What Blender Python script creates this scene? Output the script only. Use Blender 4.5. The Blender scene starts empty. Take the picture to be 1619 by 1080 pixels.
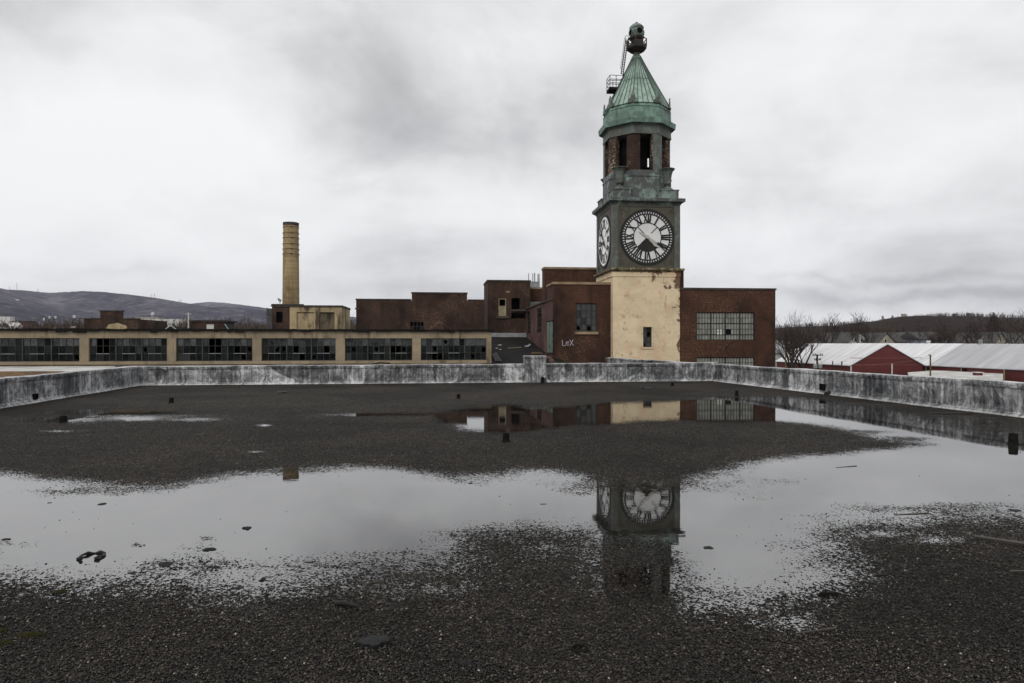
import bpy, math, random
import numpy as np
from mathutils import Vector, Matrix

random.seed(7)
R = math.radians
SC = bpy.context.scene
COL = SC.collection

# ------------------------------------------------------------------ camera, sky, sun, exposure
EYE = 1.6                                    # camera height above the gravel roof
HOR = 540.0                                  # horizon row of the photograph (1619 x 1080)
CX = 809.5
FPX = 1619 * 24.0 / 36.0                     # focal length in photograph pixels
cam_data = bpy.data.cameras.new('camera')
cam_data.lens = 24.0
cam_data.sensor_width = 36.0
cam_data.clip_start = 0.05
cam_data.clip_end = 30000
cam = bpy.data.objects.new('camera', cam_data)
COL.objects.link(cam)
cam.location = (0, 0, EYE)
cam.rotation_euler = (R(90), 0, 0)
SC.camera = cam

SUN_EL, SUN_AZ = R(38), R(205)               # behind the camera, a little to the left
sun_data = bpy.data.lights.new('sun', 'SUN')
sun_data.energy = 1.3
sun_data.angle = R(25)
sun_data.color = (1.0, 0.96, 0.9)
sun = bpy.data.objects.new('sun', sun_data)
COL.objects.link(sun)
sd = Vector((math.sin(SUN_AZ) * math.cos(SUN_EL), math.cos(SUN_AZ) * math.cos(SUN_EL), math.sin(SUN_EL)))
sun.rotation_euler = sd.to_track_quat('Z', 'Y').to_euler()
sun.location = (0, -20, 60)

SC.view_settings.view_transform = 'Standard'
SC.view_settings.look = 'None'
SC.view_settings.gamma = 1.0
SC.view_settings.exposure = 0.0

def nd(nt, typ, ins=None, **kw):
    n = nt.nodes.new(typ)
    for k, v in kw.items():
        setattr(n, k, v)
    if ins:
        for k, v in ins.items():
            s = n.inputs[k]
            if isinstance(v, bpy.types.NodeSocket):
                nt.links.new(v, s)
            else:
                s.default_value = v
    return n

def mth(nt, op, a, b=None, c=None, clamp=False):
    n = nt.nodes.new('ShaderNodeMath'); n.operation = op; n.use_clamp = clamp
    for i, v in enumerate((a, b, c)):
        if v is None: continue
        if isinstance(v, bpy.types.NodeSocket): nt.links.new(v, n.inputs[i])
        else: n.inputs[i].default_value = v
    return n.outputs[0]

def ramp(nt, fac, stops, interp='LINEAR'):
    n = nt.nodes.new('ShaderNodeValToRGB')
    cr = n.color_ramp; cr.interpolation = interp
    while len(cr.elements) < len(stops): cr.elements.new(0.5)
    for e, (p, c) in zip(cr.elements, stops):
        e.position = p
        e.color = (c, c, c, 1) if isinstance(c, (int, float)) else (*c, 1)
    nt.links.new(fac, n.inputs[0])
    return n.outputs[0]

def mixc(nt, fac, a, b, blend='MIX'):
    n = nt.nodes.new('ShaderNodeMix'); n.data_type = 'RGBA'; n.blend_type = blend
    for s, v in ((n.inputs[0], fac), (n.inputs[6], a), (n.inputs[7], b)):
        if isinstance(v, bpy.types.NodeSocket): nt.links.new(v, s)
        elif isinstance(v, (int, float)): s.default_value = v
        else: s.default_value = (*v, 1)
    return n.outputs[2]

def noise(nt, vec, scale, detail=4, rough=0.55, dist=0.0):
    n = nd(nt, 'ShaderNodeTexNoise', {'Scale': scale, 'Detail': detail, 'Roughness': rough, 'Distortion': dist})
    if vec is not None: nt.links.new(vec, n.inputs['Vector'])
    return n.outputs['Fac']

def mapping(nt, vec, loc=(0, 0, 0), rot=(0, 0, 0), scale=(1, 1, 1)):
    n = nd(nt, 'ShaderNodeMapping', {'Location': loc, 'Rotation': rot, 'Scale': scale})
    nt.links.new(vec, n.inputs['Vector'])
    return n.outputs[0]

# ---- overcast sky: cloud deck over a Nishita sky
world = bpy.data.worlds.new('World')
SC.world = world
world.use_nodes = True
wt = world.node_tree
wt.nodes.clear()
sky = nd(wt, 'ShaderNodeTexSky', sky_type='NISHITA', sun_disc=False, sun_elevation=SUN_EL, sun_rotation=SUN_AZ)
bg_sky = nd(wt, 'ShaderNodeBackground', {'Color': sky.outputs[0], 'Strength': 0.09})
geo = nd(wt, 'ShaderNodeTexCoord')
sep = nd(wt, 'ShaderNodeSeparateXYZ', {0: geo.outputs['Generated']})
zc = mth(wt, 'ADD', mth(wt, 'MAXIMUM', sep.outputs[2], 0.0), 0.20)
cv = nd(wt, 'ShaderNodeCombineXYZ', {0: mth(wt, 'DIVIDE', sep.outputs[0], zc), 1: mth(wt, 'DIVIDE', sep.outputs[1], zc), 2: 0.0})
cvec = mapping(wt, cv.outputs[0], loc=(3.1, 1.7, 0.4), scale=(0.8, 0.8, 1))
n1 = noise(wt, cvec, 0.85, 6, 0.48, 0.35)
n2 = noise(wt, mapping(wt, geo.outputs['Generated'], loc=(7.3, -2.0, 5), scale=(1, 1, 1.5)), 4.2, 7, 0.56, 0.35)
cl = mth(wt, 'ADD', mth(wt, 'MULTIPLY', n1, 0.66), mth(wt, 'MULTIPLY', n2, 0.34))
# cloud masses of this day: (azimuth column, elevation row, half widths, thickness) in the sky ahead
ya = mth(wt, 'MAXIMUM', mth(wt, 'ABSOLUTE', sep.outputs[1]), 0.02)
wob = mth(wt, 'MULTIPLY', mth(wt, 'SUBTRACT', noise(wt, mapping(wt, geo.outputs['Generated'], loc=(2, 5, 1)), 5.0, 5, 0.6, 0.3), 0.5), 0.26)
wob2 = mth(wt, 'MULTIPLY', mth(wt, 'SUBTRACT', noise(wt, mapping(wt, geo.outputs['Generated'], loc=(9, 1, 4)), 6.0, 5, 0.6, 0.3), 0.5), 0.09)
az = mth(wt, 'ADD', mth(wt, 'DIVIDE', sep.outputs[0], ya), wob)
el = mth(wt, 'ADD', mth(wt, 'DIVIDE', sep.outputs[2], ya), wob2)
for (cpx, cpy, crx, cry, am) in ((575, 225, 150, 75, -.10), (420, 120, 160, 60, -.05), (650, 120, 110, 60, -.035), (170, 210, 210, 110, .09), (330, 390, 200, 50, .06), (760, 330, 160, 60, .06), (880, 190, 130, 90, -.05), (1300, 210, 150, 45, -.03), (820, 60, 130, 60, .05), (1250, 110, 230, 110, .045),
                                 (1180, 330, 190, 50, -.07), (1450, 250, 200, 70, .05), (1480, 465, 260, 9, -.10), (1420, 440, 240, 7, -.06), (1400, 492, 240, 10, .08), (150, 427, 190, 12, -.08), (650, 440, 200, 18, .03), (40, 40, 120, 60, -.05), (500, 480, 300, 14, .05)):
    dx = mth(wt, 'MULTIPLY', mth(wt, 'SUBTRACT', az, (cpx - CX) / FPX), FPX / crx)
    dz = mth(wt, 'MULTIPLY', mth(wt, 'SUBTRACT', el, (HOR - cpy) / FPX), FPX / cry)
    r2 = mth(wt, 'ADD', mth(wt, 'MULTIPLY', dx, dx), mth(wt, 'MULTIPLY', dz, dz))
    cl = mth(wt, 'ADD', cl, mth(wt, 'MULTIPLY', mth(wt, 'EXPONENT', mth(wt, 'MULTIPLY', r2, -1.0)), am))
ccol = ramp(wt, cl, [(0.29, (0.48, 0.478, 0.482)), (0.38, (0.66, 0.658, 0.662)), (0.445, (0.83, 0.83, 0.83)), (0.51, (0.97, 0.97, 0.97)), (0.60, (1.06, 1.06, 1.06))])
bg_cl = nd(wt, 'ShaderNodeBackground', {'Color': ccol, 'Strength': 0.96})
mix_w = nd(wt, 'ShaderNodeMixShader', {0: 0.95, 1: bg_sky.outputs[0], 2: bg_cl.outputs[0]})
out_w = nd(wt, 'ShaderNodeOutputWorld', {0: mix_w.outputs[0]})

# ------------------------------------------------------------------ helpers
GZ = -9.0                                    # street level

def tag(o, label=None, cat=None, group=None, kind=None):
    if label: o['label'] = label
    if cat: o['category'] = cat
    if group: o['group'] = group
    if kind: o['kind'] = kind
    return o

def empty(name, loc, rz=0.0, label=None, cat=None, group=None):
    o = bpy.data.objects.new(name, None)
    COL.objects.link(o)
    o.location = loc
    o.rotation_euler = (0, 0, rz)
    o.empty_display_size = 0.2
    return tag(o, label, cat, group)

def copy_tree(o, parent=None):
    c = o.copy()
    COL.objects.link(c)
    if parent is not None: c.parent = parent
    for ch in list(o.children): copy_tree(ch, c)
    return c

class MB:
    """collects faces; build() links them as ONE mesh object with metre UVs taken from each face's direction"""
    def __init__(s): s.v = []; s.f = []; s.m = []; s.mi = 0
    def add(s, vs, fs):
        b = len(s.v); s.v.extend([tuple(v) for v in vs])
        for f in fs: s.f.append([b + i for i in f]); s.m.append(s.mi)
        return s
    def quad(s, a, b, c, d): return s.add([a, b, c, d], [(0, 1, 2, 3)])
    def box(s, x0, x1, y0, y1, z0, z1):
        if x0 > x1: x0, x1 = x1, x0
        if y0 > y1: y0, y1 = y1, y0
        if z0 > z1: z0, z1 = z1, z0
        vs = [(x0, y0, z0), (x1, y0, z0), (x1, y1, z0), (x0, y1, z0), (x0, y0, z1), (x1, y0, z1), (x1, y1, z1), (x0, y1, z1)]
        return s.add(vs, [(0, 3, 2, 1), (4, 5, 6, 7), (0, 1, 5, 4), (1, 2, 6, 5), (2, 3, 7, 6), (3, 0, 4, 7)])
    def boxm(s, M, sx, sy, sz):
        vs = [M @ Vector((a * sx / 2, b * sy / 2, c * sz / 2)) for c in (-1, 1) for a, b in ((-1, -1), (1, -1), (1, 1), (-1, 1))]
        return s.add(vs, [(0, 3, 2, 1), (4, 5, 6, 7), (0, 1, 5, 4), (1, 2, 6, 5), (2, 3, 7, 6), (3, 0, 4, 7)])
    def beam(s, a, b, w, h=None):
        a = Vector(a); b = Vector(b); d = b - a; L = d.length
        if L < 1e-6: return s
        M = Matrix.Translation((a + b) / 2) @ d.to_track_quat('Y', 'Z').to_matrix().to_4x4()
        return s.boxm(M, w, L, h or w)
    def tube(s, pts, rad, n=6, cap=True):
        pts = [Vector(p) for p in pts]
        if isinstance(rad, (int, float)): rad = [rad] * len(pts)
        rings = []
        up = None
        for i, p in enumerate(pts):
            d = (pts[min(i + 1, len(pts) - 1)] - pts[max(i - 1, 0)]).normalized()
            if up is None or abs(d.dot(up)) > 0.98:
                up = Vector((0, 0, 1)) if abs(d.z) < 0.9 else Vector((1, 0, 0))
            a = d.cross(up).normalized(); b2 = d.cross(a)
            rings.append([p + (a * math.cos(2 * math.pi * k / n) + b2 * math.sin(2 * math.pi * k / n)) * rad[i] for k in range(n)])
        vs = [v for r in rings for v in r]
        fs = []
        for i in range(len(rings) - 1):
            for k in range(n):
                fs.append((i * n + k, i * n + (k + 1) % n, (i + 1) * n + (k + 1) % n, (i + 1) * n + k))
        if cap:
            fs.append(tuple(range(n))[::-1]); fs.append(tuple((len(rings) - 1) * n + k for k in range(n)))
        return s.add(vs, fs)
    def lathe(s, cx, cy, prof, n=24, rot=0.0, cap=True):
        vs = []; fs = []
        for (r, z) in prof:
            for k in range(n):
                a = rot + 2 * math.pi * k / n
                vs.append((cx + r * math.cos(a), cy + r * math.sin(a), z))
        for i in range(len(prof) - 1):
            for k in range(n):
                fs.append((i * n + k, i * n + (k + 1) % n, (i + 1) * n + (k + 1) % n, (i + 1) * n + k))
        if cap:
            fs.append(tuple(range(n))[::-1]); fs.append(tuple((len(prof) - 1) * n + k for k in range(n)))
        return s.add(vs, fs)
    def slab(s, pts2, fr, d0, d1):
        """polygon (x, y) in the plane frame fr, from depth d0 to d1 along its normal"""
        n = len(pts2)
        vs = [fr(x, y, d0) for x, y in pts2] + [fr(x, y, d1) for x, y in pts2]
        fs = [tuple(range(n))[::-1], tuple(n + i for i in range(n))]
        for i in range(n): fs.append((i, (i + 1) % n, n + (i + 1) % n, n + i))
        return s.add(vs, fs)
    def stroke(s, fr, a, b, w, d0, d1):
        dx, dy = b[0] - a[0], b[1] - a[1]; L = math.hypot(dx, dy)
        nx, ny = -dy / L * w / 2, dx / L * w / 2
        return s.slab([(a[0] - nx, a[1] - ny), (b[0] - nx, b[1] - ny), (b[0] + nx, b[1] + ny), (a[0] + nx, a[1] + ny)], fr, d0, d1)
    def ring(s, fr, r0, r1, d0, d1, n=64, a0=0.0, a1=2 * math.pi):
        for k in range(n):
            p, q = a0 + (a1 - a0) * k / n, a0 + (a1 - a0) * (k + 1) / n
            s.slab([(r0 * math.sin(p), r0 * math.cos(p)), (r1 * math.sin(p), r1 * math.cos(p)), (r1 * math.sin(q), r1 * math.cos(q)), (r0 * math.sin(q), r0 * math.cos(q))], fr, d0, d1)
        return s
    def build(s, name, mats, parent=None, zb=0.0, smooth=False, loc=None):
        me = bpy.data.meshes.new(name)
        v = np.array(s.v, dtype=float)
        if zb: v[:, 2] -= zb
        if loc is not None: v -= np.array(loc)
        me.from_pydata(v.tolist(), [], s.f)
        if not isinstance(mats, (list, tuple)): mats = [mats]
        for m in mats: me.materials.append(m)
        if len(mats) > 1: me.polygons.foreach_set('material_index', s.m)
        uvl = me.uv_layers.new(name='UVMap')
        uv = np.zeros((len(me.loops), 2))
        co = np.zeros(len(me.vertices) * 3); me.vertices.foreach_get('co', co); co = co.reshape(-1, 3)
        nr = np.zeros(len(me.polygons) * 3); me.polygons.foreach_get('normal', nr); nr = nr.reshape(-1, 3)
        lt = np.zeros(len(me.polygons), dtype=int); me.polygons.foreach_get('loop_total', lt)
        lv = np.zeros(len(me.loops), dtype=int); me.loops.foreach_get('vertex_index', lv)
        ln = np.repeat(nr, lt, axis=0); lc = co[lv]
        h = np.hypot(ln[:, 0], ln[:, 1]); flat = np.abs(ln[:, 2]) > 0.75
        hh = np.maximum(h, 1e-6)
        tx, ty = -ln[:, 1] / hh, ln[:, 0] / hh
        uv[:, 0] = np.where(flat, lc[:, 0], lc[:, 0] * tx + lc[:, 1] * ty)
        uv[:, 1] = np.where(flat, lc[:, 1], lc[:, 2])
        uvl.data.foreach_set('uv', uv.ravel())
        if smooth: me.polygons.foreach_set('use_smooth', [True] * len(me.polygons))
        me.update()
        o = bpy.data.objects.new(name, me)
        COL.objects.link(o)
        if parent is not None: o.parent = parent
        if loc is not None: o.location = loc
        return o

class Frame:
    """a building's own axes: origin where pixel column px meets depth D, x along its front, y away from the camera"""
    def __init__(s, px, D, yaw, zb=GZ):
        s.o = ((px - CX) / FPX * D, D); s.c = math.cos(yaw); s.s = math.sin(yaw); s.yaw = yaw; s.zb = zb
    def x(s, px, ly=0.0):                     # local x on the line y = ly seen in column px
        k = (px - CX) / FPX
        ox, oy = s.o[0] - s.s * ly, s.o[1] + s.c * ly
        return (k * oy - ox) / (s.c - k * s.s)
    def y(s, px, lx=0.0):                     # local y on the line x = lx seen in column px
        k = (px - CX) / FPX
        ox, oy = s.o[0] + s.c * lx, s.o[1] + s.s * lx
        return (k * oy - ox) / (-s.s - k * s.c)
    def depth(s, lx, ly): return s.o[1] + s.s * lx + s.c * ly
    def z(s, py, lx=0.0, ly=0.0): return EYE - (py - HOR) / FPX * s.depth(lx, ly)
    def loc(s): return (s.o[0], s.o[1], s.zb)
    def thing(s, name, label, cat, group=None): return empty(name, s.loc(), s.yaw, label, cat, group)

def front(ox, oz, y=0.0):                    # plane frame on a front wall (faces -y)
    return lambda a, b, d: (ox + a, y - d, oz + b)
def leftside(oy, oz, x=0.0):                 # plane frame on a left wall (faces -x)
    return lambda a, b, d: (x - d, oy - a, oz + b)

def gpt(px, py):                             # where a pixel of the photograph meets the roof (z = 0)
    D = FPX * EYE / (py - HOR)
    return ((px - CX) / FPX * D, D)

def holed_wall(mb, fr, x0, x1, z0, z1, holes, reveal=0.2):
    """front skin of a wall in frame fr with rectangular holes (a0, a1, b0, b1) and their reveals"""
    xs = sorted({x0, x1, *[h[0] for h in holes], *[h[1] for h in holes]})
    zs = sorted({z0, z1, *[h[2] for h in holes], *[h[3] for h in holes]})
    for i in range(len(xs) - 1):
        for j in range(len(zs) - 1):
            cx, cz = (xs[i] + xs[i + 1]) / 2, (zs[j] + zs[j + 1]) / 2
            if any(h[0] < cx < h[1] and h[2] < cz < h[3] for h in holes): continue
            mb.quad(fr(xs[i], zs[j], 0), fr(xs[i + 1], zs[j], 0), fr(xs[i + 1], zs[j + 1], 0), fr(xs[i], zs[j + 1], 0))
    for a0, a1, b0, b1 in holes:
        r = -reveal
        mb.quad(fr(a0, b0, 0), fr(a1, b0, 0), fr(a1, b0, r), fr(a0, b0, r))
        mb.quad(fr(a0, b1, r), fr(a1, b1, r), fr(a1, b1, 0), fr(a0, b1, 0))
        mb.quad(fr(a0, b0, r), fr(a0, b1, r), fr(a0, b1, 0), fr(a0, b0, 0))
        mb.quad(fr(a1, b0, 0), fr(a1, b1, 0), fr(a1, b1, r), fr(a1, b0, r))

def window(parent, zb, fr, a0, a1, b0, b1, cols, rows, mf, mp, bar=0.03, heavy_c=(), heavy_r=(), missing=(), broken=(), depth=0.12, edge=0.05, seed=1, heavy=0.07, name='window', skew=0.012):
    """steel window: bars in one mesh, panes (each tilted a hair) as its sub-part"""
    rnd = random.Random(seed)
    d0, d1 = -depth, -depth + 0.05
    f = MB(); p = MB()
    W, H = a1 - a0, b1 - b0
    for e in ((a0, a0 + edge), (a1 - edge, a1)): f.slab([(e[0], b0), (e[1], b0), (e[1], b1), (e[0], b1)], fr, d0, d1)
    for e in ((b0, b0 + edge), (b1 - edge, b1)): f.slab([(a0 + edge, e[0]), (a1 - edge, e[0]), (a1 - edge, e[1]), (a0 + edge, e[1])], fr, d0 + .004, d1 - .004)
    for i in range(1, cols):
        x = a0 + W * i / cols; w = heavy if i in heavy_c else bar
        f.slab([(x - w / 2, b0 + edge), (x + w / 2, b0 + edge), (x + w / 2, b1 - edge), (x - w / 2, b1 - edge)], fr, d0, d1 + (.02 if i in heavy_c else -.006))
    for j in range(1, rows):
        z = b0 + H * j / rows; w = heavy * .8 if j in heavy_r else bar
        f.slab([(a0 + edge, z - w / 2), (a1 - edge, z - w / 2), (a1 - edge, z + w / 2), (a0 + edge, z + w / 2)], fr, d0 + .008, d1 - .012)
    for i in range(cols):
        for j in range(rows):
            if (i, j) in missing: continue
            x0, x1 = a0 + W * i / cols + .004, a0 + W * (i + 1) / cols - .004
            z0, z1 = b0 + H * j / rows + .004, b0 + H * (j + 1) / rows - .004
            t = [rnd.uniform(-skew, skew) for _ in range(3)]
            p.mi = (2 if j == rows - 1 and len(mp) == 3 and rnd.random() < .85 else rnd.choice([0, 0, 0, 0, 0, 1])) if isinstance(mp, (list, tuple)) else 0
            dm = d0 + .016
            if (i, j) in broken:                # a jagged piece left around a hole
                k = 9; cx, cz = (x0 + x1) / 2, (z0 + z1) / 2
                ho = []
                ou = []
                for q in range(k):
                    a = 2 * math.pi * q / k
                    rr = rnd.uniform(.22, .46)
                    ho.append((cx + math.cos(a) * rr * (x1 - x0), cz + math.sin(a) * rr * (z1 - z0)))
                    m = 1 / max(abs(math.cos(a)), abs(math.sin(a)))
                    ou.append((cx + math.cos(a) * m * .5 * (x1 - x0), cz + math.sin(a) * m * .5 * (z1 - z0)))
                for q in range(k):
                    q2 = (q + 1) % k
                    p.quad(fr(*ou[q], dm), fr(*ou[q2], dm), fr(*ho[q2], dm), fr(*ho[q], dm))
            else:
                p.quad(fr(x0, z0, dm + t[0]), fr(x1, z0, dm + t[1]), fr(x1, z1, dm + t[2]), fr(x0, z1, dm + t[2] - t[1] + t[0]))
    w = f.build(name, mf, parent, zb)
    if p.f: p.build('pane', mp, w, 0)
    if p.f: w.children[0].data.transform(Matrix.Translation((0, 0, -zb)))
    return w

# ------------------------------------------------------------------ materials
def new_mat(name, rough=0.8, spec=0.5, metal=0.0):
    m = bpy.data.materials.new(name); m.use_nodes = True
    nt = m.node_tree
    b = nt.nodes['Principled BSDF']
    b.inputs['Roughness'].default_value = rough
    b.inputs['Metallic'].default_value = metal
    b.inputs['Specular IOR Level'].default_value = spec
    return m, nt, b
def coords(nt, which='Object'):
    return nd(nt, 'ShaderNodeTexCoord').outputs[which]
def bump(nt, b, h, strength=0.3, dist=0.02):
    n = nd(nt, 'ShaderNodeBump', {'Strength': strength, 'Distance': dist, 'Height': h})
    nt.links.new(n.outputs[0], b.inputs['Normal'])
def setc(nt, b, c):
    if isinstance(c, bpy.types.NodeSocket): nt.links.new(c, b.inputs['Base Color'])
    else: b.inputs['Base Color'].default_value = (*c, 1)

def mottled(name, c1, c2, scale=2.0, rough=0.8, spec=0.4, metal=0.0, streak=None, bmp=0.2, c3=None, dist=0.3):
    """a weathered two or three tone surface; streak stretches a second noise down the face"""
    m, nt, b = new_mat(name, rough, spec, metal)
    co = coords(nt)
    n = noise(nt, co, scale, 8, 0.62, dist)
    c = mixc(nt, ramp(nt, n, [(0.39, 0.0), (0.61, 1.0)]), c1, c2)
    if c3:
        s = noise(nt, mapping(nt, co, loc=(3, 9, 4), scale=(1, 1, streak or 1)), scale * 2.2, 6, 0.6, 0.2)
        c = mixc(nt, ramp(nt, s, [(0.49, 0.0), (0.62, 1.0)]), c, c3)
    setc(nt, b, c)
    bump(nt, b, noise(nt, co, scale * 12, 5, 0.6), bmp, 0.02)
    return m

def brick_mat(name, c1, c2, mortar, stain=(0.012, 0.008, 0.007), pale=None, bw=0.21, bh=0.072, stain_amt=1.0, pale_amt=0.6):
    m, nt, b = new_mat(name, 0.9, 0.25)
    uv = coords(nt, 'UV'); co = coords(nt)
    bt = nd(nt, 'ShaderNodeTexBrick', {'Vector': uv, 'Color1': (*c1, 1), 'Color2': (*c2, 1), 'Mortar': (*mortar, 1), 'Scale': 1.0,
            'Mortar Size': 0.007, 'Mortar Smooth': 0.3, 'Bias': 0.0, 'Brick Width': bw, 'Row Height': bh})
    c = bt.outputs['Color']
    patch = noise(nt, co, 0.33, 7, 0.62, 0.5)
    c = mixc(nt, mth(nt, 'MULTIPLY', ramp(nt, patch, [(0.44, 0.0), (0.60, 1.0)]), stain_amt * 0.8), c, stain)
    st = noise(nt, mapping(nt, co, loc=(5, 2, 1), scale=(1.6, 1.6, 0.12)), 1.1, 5, 0.6, 0.1)
    c = mixc(nt, mth(nt, 'MULTIPLY', ramp(nt, st, [(0.52, 0.0), (0.72, 1.0)]), 0.6), c, stain)
    if pale:                                  # efflorescence and bare mortar: scattered pale specks in patches
        sp = nd(nt, 'ShaderNodeTexBrick', {'Vector': uv, 'Color1': (0, 0, 0, 1), 'Color2': (1, 1, 1, 1), 'Mortar': (.35, .35, .35, 1), 'Scale': 1.0, 'Mortar Size': 0.012, 'Brick Width': bw, 'Row Height': bh}).outputs['Color']
        pn = noise(nt, mapping(nt, co, loc=(11, 5, 7)), 0.5, 6, 0.6, 0.4)
        fn = noise(nt, co, 9.0, 3, 0.6)
        k = mth(nt, 'MULTIPLY', ramp(nt, pn, [(0.47, 0.0), (0.60, 1.0)]), ramp(nt, fn, [(0.48, 0.0), (0.60, 1.0)]))
        k = mth(nt, 'MULTIPLY', mth(nt, 'MULTIPLY', k, mth(nt, 'ADD', mth(nt, 'MULTIPLY', sp, .7), .3)), pale_amt)
        c = mixc(nt, k, c, pale)
    setc(nt, b, c)
    bump(nt, b, bt.outputs['Fac'], -0.35, 0.01)
    return m

M = {}
M['brick'] = brick_mat('dark_red_brick', (0.078, 0.032, 0.017), (0.050, 0.020, 0.012), (0.060, 0.040, 0.028), pale=(0.20, 0.125, 0.075))
M['brick_soot'] = brick_mat('sooty_brick', (0.056, 0.028, 0.019), (0.034, 0.017, 0.012), (0.06, 0.044, 0.034), stain=(0.012, 0.008, 0.007), pale=(0.20, 0.13, 0.085), pale_amt=.9)
M['brick_lean'] = brick_mat('painted_worn_brick', (0.10, 0.042, 0.034), (0.07, 0.028, 0.024), (0.09, 0.062, 0.054), stain=(0.03, 0.018, 0.016), pale=(0.42, 0.33, 0.29))
M['brick_yellow'] = brick_mat('yellow_brick', (0.30, 0.225, 0.115), (0.20, 0.145, 0.072), (0.13, 0.095, 0.055), stain=(0.10, 0.068, 0.04), stain_amt=.7, pale=(.40, .33, .20), bw=.55, bh=.20)
M['brick_belfry'] = brick_mat('bare_belfry_brick', (0.055, 0.030, 0.020), (0.028, 0.015, 0.011), (0.08, 0.06, 0.045), stain=(0.02, 0.012, 0.01), pale=(0.5, 0.40, 0.30), bw=.30, bh=.10, pale_amt=.9)
M['coping'] = mottled('tan_coping', (0.30, 0.22, 0.14), (0.17, 0.125, 0.085), 1.2, 0.9, 0.2)
M['coping_dark'] = mottled('dark_coping', (0.035, 0.03, 0.027), (0.07, 0.06, 0.05), 1.5, 0.9, 0.2)
M['dark'] = mottled('dark_interior', (0.008, 0.007, 0.007), (0.014, 0.012, 0.011), 1.0, 1.0, 0.0)
M['steel'] = mottled('rusty_dark_steel', (0.012, 0.012, 0.012), (0.035, 0.022, 0.016), 3.0, 0.7, 0.4)
M['steel_frame'] = mottled('grey_green_steel_frame', (0.018, 0.021, 0.019), (0.045, 0.047, 0.038), 3.0, 0.7, 0.3)
M['stub'] = mottled('black_tarred_pipe', (0.005, 0.005, 0.005), (0.012, 0.011, 0.010), 8.0, 0.85, 0.1)
M['white'] = mottled('white_paint', (0.62, 0.62, 0.60), (0.46, 0.46, 0.45), 2.0, 0.7, 0.3)
M['wood'] = mottled('wet_grey_timber', (0.045, 0.037, 0.03), (0.02, 0.017, 0.014), 4.0, 0.6, 0.4)
M['pole_wood'] = mottled('weathered_pole_timber', (0.16, 0.115, 0.055), (0.09, 0.065, 0.035), 3.0, 0.9, 0.2)
M['rubber'] = mottled('wet_black_roofing_scrap', (0.005, 0.005, 0.005), (0.018, 0.018, 0.018), 9.0, 0.5, 0.25, bmp=.6)
M['slate_scrap'] = mottled('grey_roofing_scrap', (0.016, 0.017, 0.019), (0.008, 0.008, 0.009), 14.0, 0.6, 0.25, bmp=.8)
M['moss'] = mottled('green_moss', (0.040, 0.038, 0.010), (0.018, 0.020, 0.008), 20.0, 0.95, 0.1, bmp=.8)
M['door_green'] = mottled('faded_green_door_paint', (0.16, 0.23, 0.18), (0.11, 0.155, 0.125), 2.5, 0.6, 0.4, c3=(0.05, 0.045, 0.04))
M['barn_red'] = mottled('barn_red_sheeting', (0.110, 0.024, 0.022), (0.088, 0.019, 0.018), 0.5, 0.6, 0.3)
M['board'] = mottled('weathered_pale_board', (0.34, 0.29, 0.19), (0.22, 0.18, 0.12), 3.0, 0.9, 0.2)
M['galv'] = mottled('galvanised_metal', (0.30, 0.31, 0.32), (0.20, 0.21, 0.21), 3.0, 0.5, 0.5, 0.3)
M['tar_roof'] = mottled('black_tar_roof', (0.007, 0.0066, 0.0062), (0.017, 0.0155, 0.0145), 1.2, 0.8, 0.12, bmp=.6)
M['white_roof'] = mottled('dirty_white_membrane', (0.62, 0.62, 0.60), (0.34, 0.33, 0.31), 0.5, 0.7, 0.3, dist=1.0)
M['fascia_brown'] = mottled('brown_roof_fascia', (0.26, 0.17, 0.10), (0.15, 0.10, 0.065), 1.0, 0.8, 0.2)
M['grey_roof'] = mottled('grey_shingle_roof', (0.09, 0.088, 0.085), (0.05, 0.05, 0.05), 1.5, 0.9, 0.2)
M['dark_roof'] = mottled('dark_felt_roof', (0.022, 0.022, 0.023), (0.04, 0.038, 0.037), 1.5, 0.9, 0.2)
M['siding'] = mottled('pale_house_siding', (0.42, 0.43, 0.42), (0.30, 0.31, 0.31), 0.8, 0.8, 0.2)
M['siding_blue'] = mottled('pale_blue_siding', (0.27, 0.32, 0.37), (0.20, 0.24, 0.28), 0.8, 0.8, 0.2)
M['siding_tan'] = mottled('pale_tan_siding', (0.34, 0.31, 0.25), (0.24, 0.22, 0.18), 0.8, 0.8, 0.2)
M['bark'] = mottled('winter_bark', (0.030, 0.024, 0.021), (0.050, 0.041, 0.036), 3.0, 0.95, 0.1)
M['twig'] = mottled('winter_twigs', (0.036, 0.027, 0.024), (0.055, 0.041, 0.036), 2.0, 0.95, 0.1)
M['twig_brown'] = mottled('brown_winter_twigs', (0.060, 0.045, 0.033), (0.075, 0.055, 0.04), 2.0, 0.95, 0.1)
M['hoop'] = mottled('rusty_hoop', (0.13, 0.085, 0.05), (0.07, 0.048, 0.03), 2.0, 0.8, 0.2)
M['lap'] = mottled('faded_red_lap', (0.20, 0.075, 0.065), (0.16, 0.055, 0.05), 2.0, 0.7, 0.3)
M['ladder'] = mottled('black_ladder_iron', (0.008, 0.008, 0.008), (0.018, 0.014, 0.012), 4.0, 0.8, 0.15)

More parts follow.
